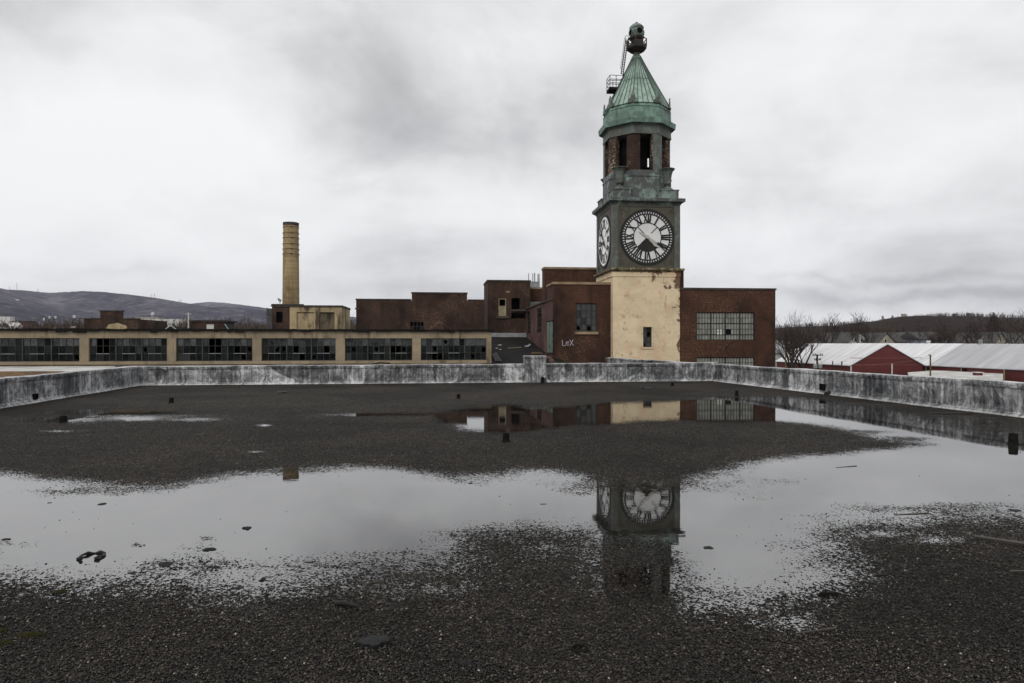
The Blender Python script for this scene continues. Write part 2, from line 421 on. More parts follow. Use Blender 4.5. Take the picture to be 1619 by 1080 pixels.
# cream render that has peeled to brown brick along the top right and right edge
def cream_mat():
    m, nt, b = new_mat('peeling_cream_render', 0.88, 0.2)
    co = coords(nt); uv = coords(nt, 'UV')
    big = noise(nt, co, 0.55, 7, 0.6, 0.6)
    c = mixc(nt, ramp(nt, big, [(0.38, 0.0), (0.62, 1.0)]), (0.70, 0.58, 0.395), (0.55, 0.45, 0.30))
    pk = noise(nt, mapping(nt, co, loc=(4, 2, 8), scale=(1, 1, 0.7)), 0.9, 6, 0.65, 0.8)
    c = mixc(nt, mth(nt, 'MULTIPLY', ramp(nt, pk, [(0.54, 0.0), (0.66, 1.0)]), .7), c, (0.60, 0.385, 0.245))
    bands = noise(nt, mapping(nt, co, scale=(.15, .15, 1)), 2.2, 4, 0.6, 0.2)
    c = mixc(nt, mth(nt, 'MULTIPLY', ramp(nt, bands, [(0.5, 0.0), (0.7, 1.0)]), .3), c, (0.45, 0.33, 0.20))
    stain = noise(nt, mapping(nt, co, loc=(9, 1, 3)), 2.0, 9, 0.72, 0.3)
    c = mixc(nt, ramp(nt, stain, [(0.56, 0.0), (0.68, 0.85)]), c, (0.25, 0.18, 0.11))
    s = nd(nt, 'ShaderNodeSeparateXYZ', {0: co})
    ex = mth(nt, 'MULTIPLY', mth(nt, 'SUBTRACT', s.outputs[0], TW - 0.55), 0.30)           # towards the right edge
    ez = mth(nt, 'MULTIPLY', mth(nt, 'SUBTRACT', s.outputs[2], ZLEDGE - GZ - 0.8), 0.13)    # towards the top
    ez = mth(nt, 'MAXIMUM', ez, 0.0)
    ex = mth(nt, 'MAXIMUM', ex, 0.0)
    pn = noise(nt, mapping(nt, co, loc=(2, 7, 5), scale=(1, 1, .8)), 1.9, 9, 0.7, 0.3)
    pe = mth(nt, 'ADD', mth(nt, 'ADD', pn, ex), mth(nt, 'MULTIPLY', ez, mth(nt, 'ADD', .35, mth(nt, 'MULTIPLY', s.outputs[0], .22))))
    pm = ramp(nt, pe, [(0.655, 0.0), (0.675, 1.0)])
    bt = nd(nt, 'ShaderNodeTexBrick', {'Vector': uv, 'Color1': (.11, .055, .035, 1), 'Color2': (.16, .09, .06, 1), 'Mortar': (.2, .15, .11, 1), 'Scale': 1.0, 'Mortar Size': .008, 'Brick Width': .21, 'Row Height': .072})
    c = mixc(nt, pm, c, bt.outputs['Color'])
    setc(nt, b, c)
    h = mth(nt, 'SUBTRACT', noise(nt, co, 7.0, 6, 0.6), mth(nt, 'MULTIPLY', pm, 1.5))
    bump(nt, b, h, 0.35, 0.02)
    return m

def copper_mat(name, base, green, dark, amount=0.5, streak=0.25, scale=1.3, purple=(0.075, 0.065, 0.085)):
    m, nt, b = new_mat(name, 0.6, 0.4)
    co = coords(nt)
    n = noise(nt, co, scale, 8, 0.65, 0.6)
    c = mixc(nt, ramp(nt, n, [(0.62 - amount * .35, 0.0), (0.72 - amount * .3, 1.0)]), base, green)
    p = noise(nt, mapping(nt, co, loc=(8, 3, 2), scale=(1, 1, .4)), scale * 1.1, 5, 0.6, 0.4)
    c = mixc(nt, mth(nt, 'MULTIPLY', ramp(nt, p, [(0.52, 0.0), (0.70, 1.0)]), .55), c, purple)
    st = noise(nt, mapping(nt, co, loc=(1, 6, 3), scale=(1.8, 1.8, streak)), scale * 1.8, 6, 0.62, 0.15)
    c = mixc(nt, mth(nt, 'MULTIPLY', ramp(nt, st, [(0.50, 0.0), (0.70, 1.0)]), .7), c, dark)
    sp = noise(nt, mapping(nt, co, loc=(3, 4, 6)), scale * 7, 6, 0.7)
    c = mixc(nt, ramp(nt, sp, [(0.60, 0.0), (0.70, .5)]), c, tuple(min(1, g * 1.5) for g in green))
    setc(nt, b, c)
    bump(nt, b, noise(nt, co, 9.0, 5, 0.6), 0.2, 0.02)
    return m
M['copper_box'] = copper_mat('aged_bronze_sheet', (0.080, 0.082, 0.070), (0.115, 0.145, 0.130), (0.036, 0.035, 0.029), 0.4)
M['copper_panel'] = copper_mat('brown_bronze_panel', (0.062, 0.056, 0.038), (0.085, 0.09, 0.064), (0.03, 0.027, 0.02), 0.3, 1.0, purple=(.07, .065, .06))
M['copper_seam'] = mottled('dark_seam_copper', (0.075, 0.115, 0.095), (0.05, 0.07, 0.06), 2.0, 0.7, 0.3)
M['copper_mid'] = copper_mat('streaked_verdigris', (0.068, 0.076, 0.071), (0.20, 0.265, 0.235), (0.032, 0.032, 0.031), 0.38, 0.6)
M['copper_green'] = copper_mat('green_verdigris', (0.20, 0.285, 0.24), (0.33, 0.44, 0.38), (0.10, 0.135, 0.105), 0.6, 0.14, purple=(.17, .24, .20))
M['copper_band'] = copper_mat('dull_green_verdigris', (0.10, 0.165, 0.135), (0.18, 0.29, 0.24), (0.05, 0.062, 0.054), 0.5, 0.3, purple=(.10, .13, .12))

# painted, tarred parapet: swirled brush marks over dark bitumen
def parapet_mat():
    m, nt, b = new_mat('aluminium_tar_coating', 0.55, 0.45)
    co = coords(nt)
    w = nd(nt, 'ShaderNodeTexNoise', {'Vector': co, 'Scale': 0.8, 'Detail': 3.0}).outputs['Color']
    wv = nd(nt, 'ShaderNodeVectorMath', {0: co, 1: w}, operation='ADD').outputs[0]
    big = noise(nt, mapping(nt, co, scale=(1, 1, 1.3)), 0.75, 5, 0.6, 1.2)
    sw = noise(nt, mapping(nt, wv, scale=(1, 1, .75)), 2.3, 7, 0.68, 2.6)
    st = noise(nt, mapping(nt, co, loc=(4, 2, 1), scale=(3.4, 3.4, .20)), 2.6, 6, 0.68, 0.5)
    fine = noise(nt, mapping(nt, wv, loc=(7, 1, 2)), 14.0, 6, 0.72, 1.0)
    v = mth(nt, 'ADD', mth(nt, 'ADD', mth(nt, 'MULTIPLY', big, .24), mth(nt, 'MULTIPLY', sw, .28)), mth(nt, 'ADD', mth(nt, 'MULTIPLY', st, .30), mth(nt, 'MULTIPLY', fine, .18)))
    pv_ = nd(nt, 'ShaderNodeSeparateColor', {0: nd(nt, 'ShaderNodeTexVoronoi', {'Vector': mapping(nt, wv, scale=(1, 1, .5)), 'Scale': .9}).outputs['Color']}).outputs[0]
    v = mth(nt, 'ADD', v, mth(nt, 'MULTIPLY', mth(nt, 'SUBTRACT', pv_, .5), .085))
    c = ramp(nt, v, [(0.395, (.015, .016, .018)), (0.448, (.052, .054, .058)), (0.492, (.125, .128, .133)), (0.532, (.265, .268, .275)), (0.59, (.56, .56, .565))])
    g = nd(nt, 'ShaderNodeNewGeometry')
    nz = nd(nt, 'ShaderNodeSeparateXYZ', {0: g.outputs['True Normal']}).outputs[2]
    top = ramp(nt, nz, [(0.5, 0.0), (0.9, 1.0)])       # upward-facing cap is paler
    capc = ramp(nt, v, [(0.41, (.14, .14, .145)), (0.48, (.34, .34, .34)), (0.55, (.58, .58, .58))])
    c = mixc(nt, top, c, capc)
    setc(nt, b, c)
    bump(nt, b, mth(nt, 'ADD', sw, mth(nt, 'MULTIPLY', fine, .6)), 0.45, 0.03)
    return m
M['parapet'] = parapet_mat()

def concrete_mat():
    m, nt, b = new_mat('tan_painted_concrete', 0.88, 0.2)
    co = coords(nt)
    n = noise(nt, co, 0.9, 8, 0.65, 0.6)
    c = mixc(nt, ramp(nt, n, [(0.33, 0.0), (0.68, 1.0)]), (0.275, 0.22, 0.15), (0.175, 0.14, 0.098))
    s = noise(nt, mapping(nt, co, loc=(5, 1, 2), scale=(1.5, 1.5, .25)), 1.6, 7, 0.68, 0.3)
    c = mixc(nt, mth(nt, 'MULTIPLY', ramp(nt, s, [(0.52, 0.0), (0.66, 1.0)]), .75), c, (0.06, 0.045, 0.03))
    r = noise(nt, mapping(nt, co, loc=(2, 8, 2), scale=(.4, 1, 2)), 2.0, 6, 0.66, 0.3)
    c = mixc(nt, mth(nt, 'MULTIPLY', ramp(nt, r, [(0.60, 0.0), (0.74, 1.0)]), .7), c, (0.20, 0.105, 0.045))
    setc(nt, b, c)
    bump(nt, b, noise(nt, co, 9.0, 6, 0.6), 0.3, 0.02)
    return m
M['concrete'] = concrete_mat()
M['stucco'] = mottled('stained_tan_stucco', (0.40, 0.32, 0.19), (0.27, 0.21, 0.125), 0.35, 0.9, 0.2, c3=(0.075, 0.055, 0.038), streak=.35)
M['stucco_dark'] = mottled('sooty_stucco', (0.13, 0.105, 0.07), (0.07, 0.056, 0.04), 0.5, 0.9, 0.2, c3=(0.03, 0.022, 0.018), streak=.3)

def glass_mat(name, col, rough=0.12, spec=0.5, dirt=(0.10, 0.105, 0.10), dirt_amt=0.25, scale=1.5):
    m, nt, b = new_mat(name, rough, spec)
    co = coords(nt)
    n = noise(nt, co, scale, 6, 0.65, 0.5)
    c = mixc(nt, mth(nt, 'MULTIPLY', ramp(nt, n, [(0.4, 0.0), (0.7, 1.0)]), dirt_amt), col, dirt)
    setc(nt, b, c)
    return m
M['glass'] = glass_mat('dark_dirty_glass', (0.004, 0.005, 0.0055), .08, .15, (.04, .042, .04), .2)
M['glass2'] = glass_mat('grey_dirty_glass', (0.007, 0.009, 0.010), .1, .25, (.05, .054, .05), .3)
M['glass_top'] = glass_mat('sky_sheen_top_pane', (0.012, 0.015, 0.016), .08, .5, (.10, .108, .108), .5, 4.0)  # reflected sky put into a paler, glossier top row of panes
M['glass_grey'] = glass_mat('grey_pane', (0.036, 0.038, 0.040), 0.25, .4, dirt_amt=.3)
M['glass_pale'] = glass_mat('pale_wired_glass', (0.27, 0.28, 0.25), 0.35, .4, (0.10, 0.105, 0.095), .8, .9)
M['glass_pale2'] = glass_mat('pale_wired_glass_dull', (0.19, 0.20, 0.18), 0.35, .4, (0.07, 0.075, 0.07), .8, .9)
M['glass_bright'] = glass_mat('pale_patched_pane', (0.55, 0.56, 0.50), 0.4, .4, (0.4, 0.4, 0.36), .3)
M['dial'] = mottled('opal_dial_glass', (0.66, 0.665, 0.67), (0.60, 0.605, 0.61), 0.8, 0.3, 0.5, bmp=0.0)
M['dial_left'] = mottled('white_dial_glass', (0.93, 0.93, 0.92), (0.86, 0.86, 0.86), 0.8, 0.3, 0.5, bmp=0.0)
M['dial_dark'] = mottled('dark_missing_pane', (0.030, 0.030, 0.026), (0.016, 0.016, 0.015), 1.2, 0.8, 0.2)
M['dial_black'] = mottled('black_dial_iron', (0.010, 0.010, 0.010), (0.018, 0.017, 0.016), 3.0, 0.6, 0.3)
M['hand_pale'] = mottled('bare_grey_hand', (0.50, 0.49, 0.46), (0.36, 0.34, 0.31), 3.0, 0.6, 0.3)
M['scrawl'] = mottled('pale_chalk_paint', (0.42, 0.37, 0.42), (0.34, 0.29, 0.34), 6.0, 0.9, 0.1)

def metal_roof_mat(name, a, bcol, streak_col):
    m, nt, b = new_mat(name, 0.45, 0.5, 0.0)
    co = coords(nt)
    n = noise(nt, mapping(nt, co, scale=(.15, .5, .15)), 0.9, 6, 0.6, 0.1)
    c = mixc(nt, ramp(nt, n, [(0.40, 0.0), (0.60, 1.0)]), a, bcol)
    s = noise(nt, mapping(nt, co, loc=(3, 1, 2), scale=(.10, 1.5, .10)), 1.1, 5, 0.6, 0.1)
    c = mixc(nt, mth(nt, 'MULTIPLY', ramp(nt, s, [(0.50, 0.0), (0.66, 1.0)]), .55), c, streak_col)
    y = nd(nt, 'ShaderNodeSeparateXYZ', {0: co}).outputs[1]
    x = nd(nt, 'ShaderNodeSeparateXYZ', {0: co}).outputs[0]
    seam = mth(nt, 'LESS_THAN', mth(nt, 'FRACT', mth(nt, 'DIVIDE', y, 1.3)), 0.07)      # sheet laps down the slope
    lap = mth(nt, 'LESS_THAN', mth(nt, 'FRACT', mth(nt, 'DIVIDE', x, 2.1)), 0.03)
    c = mixc(nt, mth(nt, 'MULTIPLY', mth(nt, 'MAXIMUM', seam, lap), .35), c, streak_col)
    setc(nt, b, c)
    return m
M['barn_roof'] = metal_roof_mat('pale_galvanised_roof', (0.74, 0.74, 0.75), (0.62, 0.62, 0.635), (0.40, 0.40, 0.42))
M['barn_roof_grey'] = metal_roof_mat('grey_galvanised_roof', (0.48, 0.48, 0.50), (0.40, 0.40, 0.42), (0.28, 0.28, 0.305))

# gravel: stones from a voronoi, wet and dark, with a few pale chips
def gravel_mat():
    m, nt, b = new_mat('wet_roof_gravel', 0.6, 0.10)
    co = coords(nt)
    v = nd(nt, 'ShaderNodeTexVoronoi', {'Vector': co, 'Scale': 85.0, 'Randomness': 1.0}, feature='F1')
    v2 = nd(nt, 'ShaderNodeTexVoronoi', {'Vector': co, 'Scale': 34.0, 'Randomness': 1.0}, feature='F1')
    sep1 = nd(nt, 'ShaderNodeSeparateColor', {0: v.outputs['Color']})
    c = ramp(nt, sep1.outputs[0], [(0.0, (.005, .0047, .004)), (0.45, (.0165, .0154, .0138)), (0.75, (.035, .0315, .0275)), (0.92, (.072, .064, .055)), (0.99, (.12, .10, .083)), (1.0, (.32, .29, .25))])
    tone = noise(nt, co, 0.35, 6, 0.6, 0.4)
    c = mixc(nt, 1.0, c, ramp(nt, tone, [(0.36, (.62, .61, .60)), (0.64, (1.5, 1.44, 1.36))]), 'MULTIPLY')
    gr = noise(nt, co, 6.0, 5, 0.7)
    c = mixc(nt, 1.0, c, ramp(nt, gr, [(0.3, (.55, .55, .55)), (0.7, (1.4, 1.4, 1.4))]), 'MULTIPLY')
    setc(nt, b, c)
    h = mth(nt, 'SUBTRACT', mth(nt, 'ADD', mth(nt, 'MULTIPLY', sep1.outputs[1], .5), mth(nt, 'MULTIPLY', noise(nt, co, 5.0, 4, .6), 1.2)), mth(nt, 'ADD', v.outputs['Distance'], mth(nt, 'MULTIPLY', v2.outputs['Distance'], .8)))
    bump(nt, b, h, 1.0, 0.016)
    rg = ramp(nt, sep1.outputs[2], [(0.0, 0.55), (1.0, 0.95)])
    nt.links.new(rg, b.inputs['Roughness'])
    return m
M['gravel'] = gravel_mat()

def pebble_col(nt, g):
    c = ramp(nt, g, [(0.0, (.003, .0029, .0026)), (0.5, (.0125, .0116, .0102)), (0.8, (.034, .0305, .026)), (0.96, (.080, .070, .060)), (0.992, (.13, .11, .09)), (1.0, (.42, .39, .34))])
    t = noise(nt, coords(nt), 0.9, 6, 0.65, 0.5)
    return mixc(nt, 1.0, c, ramp(nt, t, [(0.38, (.6, .6, .6)), (0.52, (1.0, .99, .97)), (0.64, (1.6, 1.53, 1.42))]), 'MULTIPLY')
def pebble_mat():
    m, nt, b = new_mat('wet_pebbles', 0.42, 0.35)
    g = nd(nt, 'ShaderNodeNewGeometry').outputs['Random Per Island']
    setc(nt, b, pebble_col(nt, g))
    return m
M['pebble'] = pebble_mat()

# standing water: a dark film; stones higher than the local water level break it ('level' is stored on the mesh)
def water_mat():
    m, nt, b = new_mat('rain_water', 0.012, 0.5)
    b.inputs['IOR'].default_value = 3.3
    co = coords(nt)
    setc(nt, b, ramp(nt, noise(nt, co, 1.6, 6, 0.65, 0.4), [(0.40, (.006, .006, .006)), (0.55, (.014, .013, .011)), (0.66, (.034, .030, .025))]))
    L = nd(nt, 'ShaderNodeAttribute', attribute_name='level').outputs['Fac']
    v = nd(nt, 'ShaderNodeTexVoronoi', {'Vector': co, 'Scale': 72.0, 'Randomness': 1.0}, feature='F1')
    r = nd(nt, 'ShaderNodeSeparateColor', {0: v.outputs['Color']}).outputs[0]
    v2 = nd(nt, 'ShaderNodeTexVoronoi', {'Vector': co, 'Scale': 38.0, 'Randomness': 1.0}, feature='F1')
    r2 = nd(nt, 'ShaderNodeSeparateColor', {0: v2.outputs['Color']}).outputs[1]
    stone = mth(nt, 'SUBTRACT', mth(nt, 'MULTIPLY', r, .62), mth(nt, 'MULTIPLY', v.outputs['Distance'], .55))
    stone2 = mth(nt, 'SUBTRACT', mth(nt, 'MULTIPLY', r2, .62), mth(nt, 'MULTIPLY', v2.outputs['Distance'], .75))
    stone = mth(nt, 'MAXIMUM', stone, stone2)
    big = mth(nt, 'MULTIPLY', mth(nt, 'SUBTRACT', noise(nt, co, 1.0, 5, 0.6, 0.3), 0.5), 0.7)
    med = mth(nt, 'MULTIPLY', mth(nt, 'SUBTRACT', noise(nt, co, 4.5, 6, 0.72), 0.5), 0.95)
    lv = mth(nt, 'ADD', mth(nt, 'ADD', L, big), med)
    a = mth(nt, 'MULTIPLY', mth(nt, 'SUBTRACT', lv, stone), 14.0, clamp=True)
    nt.links.new(a, b.inputs['Alpha'])
    rip = noise(nt, mapping(nt, co, scale=(1, 2.2, 1)), 7.0, 3, 0.5)
    bump(nt, b, rip, 0.018, 0.01)
    return m
M['water'] = water_mat()

def land_mat(name, stops, scale, spots=None, sp_scale=0.02, bmp=0.0):
    m, nt, b = new_mat(name, 0.95, 0.1)
    co = coords(nt)
    n = mth(nt, 'ADD', mth(nt, 'MULTIPLY', noise(nt, co, scale, 8, 0.62, 0.5), .5), mth(nt, 'MULTIPLY', noise(nt, mapping(nt, co, loc=(5, 5, 5)), scale * 14, 6, 0.7), .5))
    c = ramp(nt, n, stops)
    if spots:
        s = noise(nt, mapping(nt, co, loc=(31, 7, 2), scale=(1, .35, 1)), sp_scale, 5, 0.7)
        c = mixc(nt, ramp(nt, s, [(0.66, 0.0), (0.74, .8)]), c, spots)
    setc(nt, b, c)
    if bmp: bump(nt, b, noise(nt, co, scale * 25, 5, 0.7), bmp, 12.0)
    return m
M['hill'] = land_mat('bare_forest_hillside', [(0.43, (.012, .012, .018)), (0.48, (.033, .032, .046)), (0.52, (.054, .051, .068)), (0.58, (.14, .125, .135))], 0.0016, (0.24, 0.21, 0.21), 0.006, .6)
M['hill_near'] = land_mat('brown_wooded_slope', [(0.32, (.016, .012, .010)), (0.5, (.032, .024, .020)), (0.68, (.055, .043, .034))], 0.01, None, bmp=.5)
M['ground'] = land_mat('town_ground', [(0.3, (.05, .045, .035)), (0.5, (.09, .08, .06)), (0.7, (.14, .125, .10))], 0.01)
M['low_roof'] = mottled('lower_tar_roof', (0.03, 0.029, 0.028), (0.06, 0.057, 0.054), 0.8, 0.8, 0.3)

# ------------------------------------------------------------------ the large structure: ground, hills, roof deck, water
g = MB(); g.quad((-9000, -9000, GZ), (9000, -9000, GZ), (9000, 9000, GZ), (-9000, 9000, GZ))
tag(g.build('ground', M['ground']), kind='structure')

def interp(pts, x):
    xs = [p[0] for p in pts]; ys = [p[1] for p in pts]
    return np.interp(x, xs, ys)

def hill(name, mat, ridge, D0, D1, D2, px0, px1, nx, ny, rough, seed):
    """terrain whose crest lies at depth D1 on the ridge line (pixel rows); falls to the plain at D0 and D2"""
    rs = np.random.RandomState(seed)
    pxs = np.linspace(px0, px1, nx)
    Ds = np.concatenate([np.linspace(D0, D1, ny), np.linspace(D1, D2, ny // 3)[1:]])
    zr = EYE - (interp(ridge, pxs) - HOR) / FPX * D1
    ph = rs.uniform(0, 6.28, (14, 2)); fr = rs.uniform(.6, 4.0, (14, 2)); am = 1 / (fr.sum(1))
    vs = []
    for D in Ds:
        t = (D - D0) / (D1 - D0) if D <= D1 else (D2 - D) / (D2 - D1)
        t = max(0.0, t)
        s = t * t * (3 - 2 * t)
        for i, p in enumerate(pxs):
            X = (p - CX) / FPX * D
            u, v = X / (D1 * .12), D / (D1 * .12)
            nz = float(np.sum(am * np.sin(fr[:, 0] * u + ph[:, 0]) * np.sin(fr[:, 1] * v + ph[:, 1])))
            z = GZ - 2 + (zr[i] - GZ) * (s + rough * nz * (1 - s) * s * 4 * .35)
            if abs(D - D1) < 1e-6 or s > .96: z += rs.uniform(-.5, .5) * rough * D1 * .0012
            vs.append((X, D, z))
    m = MB()
    fs = [(j * nx + i, j * nx + i + 1, (j + 1) * nx + i + 1, (j + 1) * nx + i) for j in range(len(Ds) - 1) for i in range(nx - 1)]
    m.add(vs, fs)
    return tag(m.build(name, mat, smooth=True), kind='structure')

hill('hill', M['hill'], [(-500, 462), (-200, 455), (0, 459), (40, 460.5), (80, 464.5), (110, 463.5), (130, 463), (165, 465), (210, 469.5), (250, 475), (290, 482), (330, 489), (420, 503), (560, 516), (760, 530)], 1300, 3800, 4600, -500, 760, 300, 70, 1.0, 3)
hill('hill', M['hill'], [(60, 505), (200, 492), (260, 485.5), (290, 481), (330, 477.5), (350, 478.5), (385, 482.5), (420, 487), (480, 494), (560, 503.5), (660, 512), (900, 522)], 4700, 5900, 6900, 60, 900, 240, 40, .8, 5)
RIDGE_R = [(1050, 527), (1200, 518), (1260, 514), (1330, 511.5), (1380, 509), (1420, 503), (1450, 500), (1480, 498), (1540, 497), (1580, 499), (1619, 500), (1800, 502), (2200, 515)]
hill('hill', M['hill_near'], RIDGE_R, 210, 620, 900, 1050, 2200, 200, 50, .7, 8)

# roof deck corners (the back wall runs from BL to BR)
BL = Vector((-13.63, 24.93)); BR = Vector((8.18, 27.8))
LDIR = (Vector((-12.33, 16.44)) - BL).normalized()
RDIR = (Vector((10.8, 14.4)) - BR).normalized()

# ---- water level over the deck, read from the outlines of the standing water
MAIN = [(-60, 750), (0, 752), (60, 757), (130, 766), (200, 773), (260, 773), (330, 760), (400, 751), (470, 747), (560, 741), (620, 743), (680, 752), (720, 757), (790, 751), (850, 746), (900, 752), (945, 767), (1000, 768), (1075, 768), (1095, 762), (1130, 750), (1180, 736), (1225, 727), (1300, 722), (1360, 716), (1420, 710), (1475, 704),
        (1430, 696), (1390, 692), (1330, 676), (1270, 668), (1228, 665), (1150, 665), (1080, 663), (1020, 664), (970, 668), (900, 672), (850, 678), (800, 682), (740, 679), (715, 670), (690, 659), (690, 655), (720, 651), (765, 645), (800, 642), (840, 648), (900, 645), (960, 639), (1060, 637), (1100, 632), (1170, 628), (1230, 629), (1280, 632), (1340, 640), (1400, 648), (1440, 656), (1480, 668), (1560, 690), (1640, 706), (1800, 740),
        (1800, 830), (1640, 812), (1560, 816), (1500, 810), (1440, 824), (1380, 822), (1330, 832), (1290, 838), (1305, 852), (1300, 880), (1312, 908), (1265, 932), (1180, 944), (1130, 948), (1095, 935), (1075, 920), (1040, 922), (1000, 912), (960, 870), (945, 832), (900, 836), (860, 832), (800, 838), (740, 842), (715, 850), (720, 870), (700, 885), (620, 895), (560, 905), (480, 922), (440, 928), (400, 933), (350, 925), (290, 908), (230, 912), (160, 920), (100, 917), (40, 912), (-60, 905)]
# patches (cx, cy, rx, ry, amount): positive = a shallow film, negative = a shoal of stones
FILM = [(190, 654, 85, 5.0, .58), (210, 662, 45, 4.0, .52), (95, 664, 70, 3.6, .46), (150, 651, 60, 2.5, .40), (620, 656, 80, 2.6, .34), (300, 664, 40, 2.5, .30), (90, 682, 25, 1.8, .3), (418, 673, 9, 1.4, .8), (405, 715, 10, 1.2, .5), (590, 656, 36, 2.4, .5),
        (1500, 672, 90, 14, .33), (1580, 690, 60, 14, .30), (1440, 690, 55, 9, .18), (1390, 845, 60, 7, .36), (1480, 855, 60, 6, .30), (1240, 985, 60, 12, .20), (1000, 905, 70, 20, .22), (1060, 850, 60, 40, .1), (30, 760, 50, 4, .3), (190, 770, 60, 4, .3), (640, 930, 120, 14, .12), (860, 868, 60, 16, .12)]
SHOAL = [(310, 868, 50, 16, .25), (350, 893, 70, 14, .27), (265, 895, 45, 10, .3), (220, 862, 16, 7, .42), (330, 850, 22, 7, .4), (60, 788, 90, 8, .28), (120, 778, 130, 8, .30), (40, 862, 60, 8, .22), (480, 890, 90, 22, .16), (600, 885, 110, 18, .22), (820, 765, 120, 10, .22), (900, 780, 70, 14, .3), (990, 872, 75, 28, .42), (1040, 880, 50, 34, .34), (1015, 774, 90, 7, .30), (1175, 775, 90, 22, .30), (1200, 790, 40, 10, .22), (1250, 760, 90, 12, .30), (1330, 795, 80, 10, .26), (1225, 862, 60, 12, .20), (1250, 893, 50, 10, .14), (1285, 818, 60, 9, .24), (1420, 805, 110, 8, .28), (1550, 800, 90, 9, .24), (1380, 683, 60, 4, .45), (1440, 694, 50, 3.5, .45), (760, 668, 60, 5, .18), (1100, 930, 60, 12, .08)]

def water_level(X, Y):
    px = CX + X / Y * FPX; py = HOR + EYE / Y * FPX
    poly = np.array(MAIN, float)
    a, b = poly, np.roll(poly, -1, axis=0)
    best = np.full(px.shape, 1e9); inside = np.zeros(px.shape, bool)
    SY = 2.6                                  # rows count for more than columns on ground seen this flat
    for (x0, y0), (x1, y1) in zip(a, b):
        dx, dy = x1 - x0, (y1 - y0) * SY
        qx, qy = px - x0, (py - y0) * SY
        t = np.clip((qx * dx + qy * dy) / (dx * dx + dy * dy + 1e-9), 0, 1)
        best = np.minimum(best, np.hypot(qx - t * dx, qy - t * dy))
        c = ((y0 > py) != (y1 > py)) & (px < (x1 - x0) * (py - y0) / (y1 - y0 + 1e-9) + x0)
        inside ^= c
    sd = np.where(inside, best, -best)
    wd = np.interp(py, [620, 700, 780, 900, 1000], [18, 28, 56, 175, 210])
    L = np.clip(.22 + .75 * sd / wd, -.6, 1.15)
    for cx, cy, rx, ry, am in FILM:
        g_ = np.exp(-((px - cx) / rx) ** 2 - ((py - cy) / ry) ** 2)
        L = np.where(L < .5, np.maximum(L, -.34 + (am * .66 + .34) * g_ ** .6), L)
    for cx, cy, rx, ry, am in SHOAL:
        g_ = np.exp(-((px - cx) / rx) ** 2 - ((py - cy) / ry) ** 2)
        L = L - np.where(L > 0, am * 2.1 * g_ * np.clip(L * 1.1, 0, 1), 0)
    return L

def sheet(name, mat, xs, ys, z, keep=None, attr=None):
    nx, ny = len(xs), len(ys)
    Xg, Yg = np.meshgrid(xs, ys)
    co = np.stack([Xg.ravel(), Yg.ravel(), np.full(nx * ny, z)], 1)
    i, j = np.meshgrid(np.arange(nx - 1), np.arange(ny - 1))
    b0 = (j * nx + i).ravel()
    faces = np.stack([b0, b0 + 1, b0 + nx + 1, b0 + nx], 1)
    lev = attr(co[:, 0], co[:, 1]) if attr else None
    if keep is not None:
        k = keep(co, lev)
        faces = faces[k[faces].any(1)]
        used = np.unique(faces); remap = np.full(len(co), -1); remap[used] = np.arange(len(used))
        co = co[used]; faces = remap[faces]
        if lev is not None: lev = lev[used]
    me = bpy.data.meshes.new(name)
    me.vertices.add(len(co)); me.vertices.foreach_set('co', co.ravel())
    me.loops.add(faces.size); me.loops.foreach_set('vertex_index', faces.ravel().astype(np.int32))
    me.polygons.add(len(faces)); me.polygons.foreach_set('loop_start', np.arange(0, faces.size, 4, dtype=np.int32))
    if lev is not None:
        at = me.attributes.new('level', 'FLOAT', 'POINT'); at.data.foreach_set('value', lev.astype(np.float32))
    me.materials.append(mat); me.update(calc_edges=True); me.validate()
    o = bpy.data.objects.new(name, me); COL.objects.link(o)
    return o

def in_deck(co):
    P = co[:, :2]
    def side(p, d):                           # signed distance to the right of direction d through p
        return (P[:, 0] - p[0]) * d[1] - (P[:, 1] - p[1]) * d[0]
    back = (BR - BL).normalized()
    return (side(BL, back) > -.25) & (side(BL, -LDIR) > -.25) & (side(BR, RDIR) > -.25)

dk = MB()
def roof_pt(p, z): return (p.x, p.y, z)
back_dir = (BR - BL).normalized()
dBL = BL + Vector((-.15, .15)); dBR = BR + Vector((.15, .15))
Lend = dBL + LDIR * 34; Rend = dBR + RDIR * 36
dk.add([roof_pt(p, z) for z in (0, -.35) for p in (dBL, Lend, Rend, dBR)], [(0, 1, 2, 3), (7, 6, 5, 4), (0, 4, 5, 1), (1, 5, 6, 2), (2, 6, 7, 3), (3, 7, 4, 0)])
tag(dk.build('roof_deck', M['gravel']), kind='structure')
xs = np.arange(-14.6, 13.6, .055)
ys = [2.6]
while ys[-1] < 28: ys.append(ys[-1] + max(.03, min(.09, ys[-1] * .0055)))
tag(sheet('puddle_water', M['water'], xs, np.array(ys), .005, keep=lambda co, lv: in_deck(co) & (lv > -.33), attr=water_level), kind='structure')

# body of the building under the deck, and the lower roofs behind it
ub = MB()
ub.add([roof_pt(p, z) for z in (-.36, GZ) for p in (dBL, Lend, Rend, dBR)], [(0, 1, 2, 3), (7, 6, 5, 4), (0, 4, 5, 1), (1, 5, 6, 2), (2, 6, 7, 3), (3, 7, 4, 0)])
tag(ub.build('building_base', M['brick']), kind='structure')

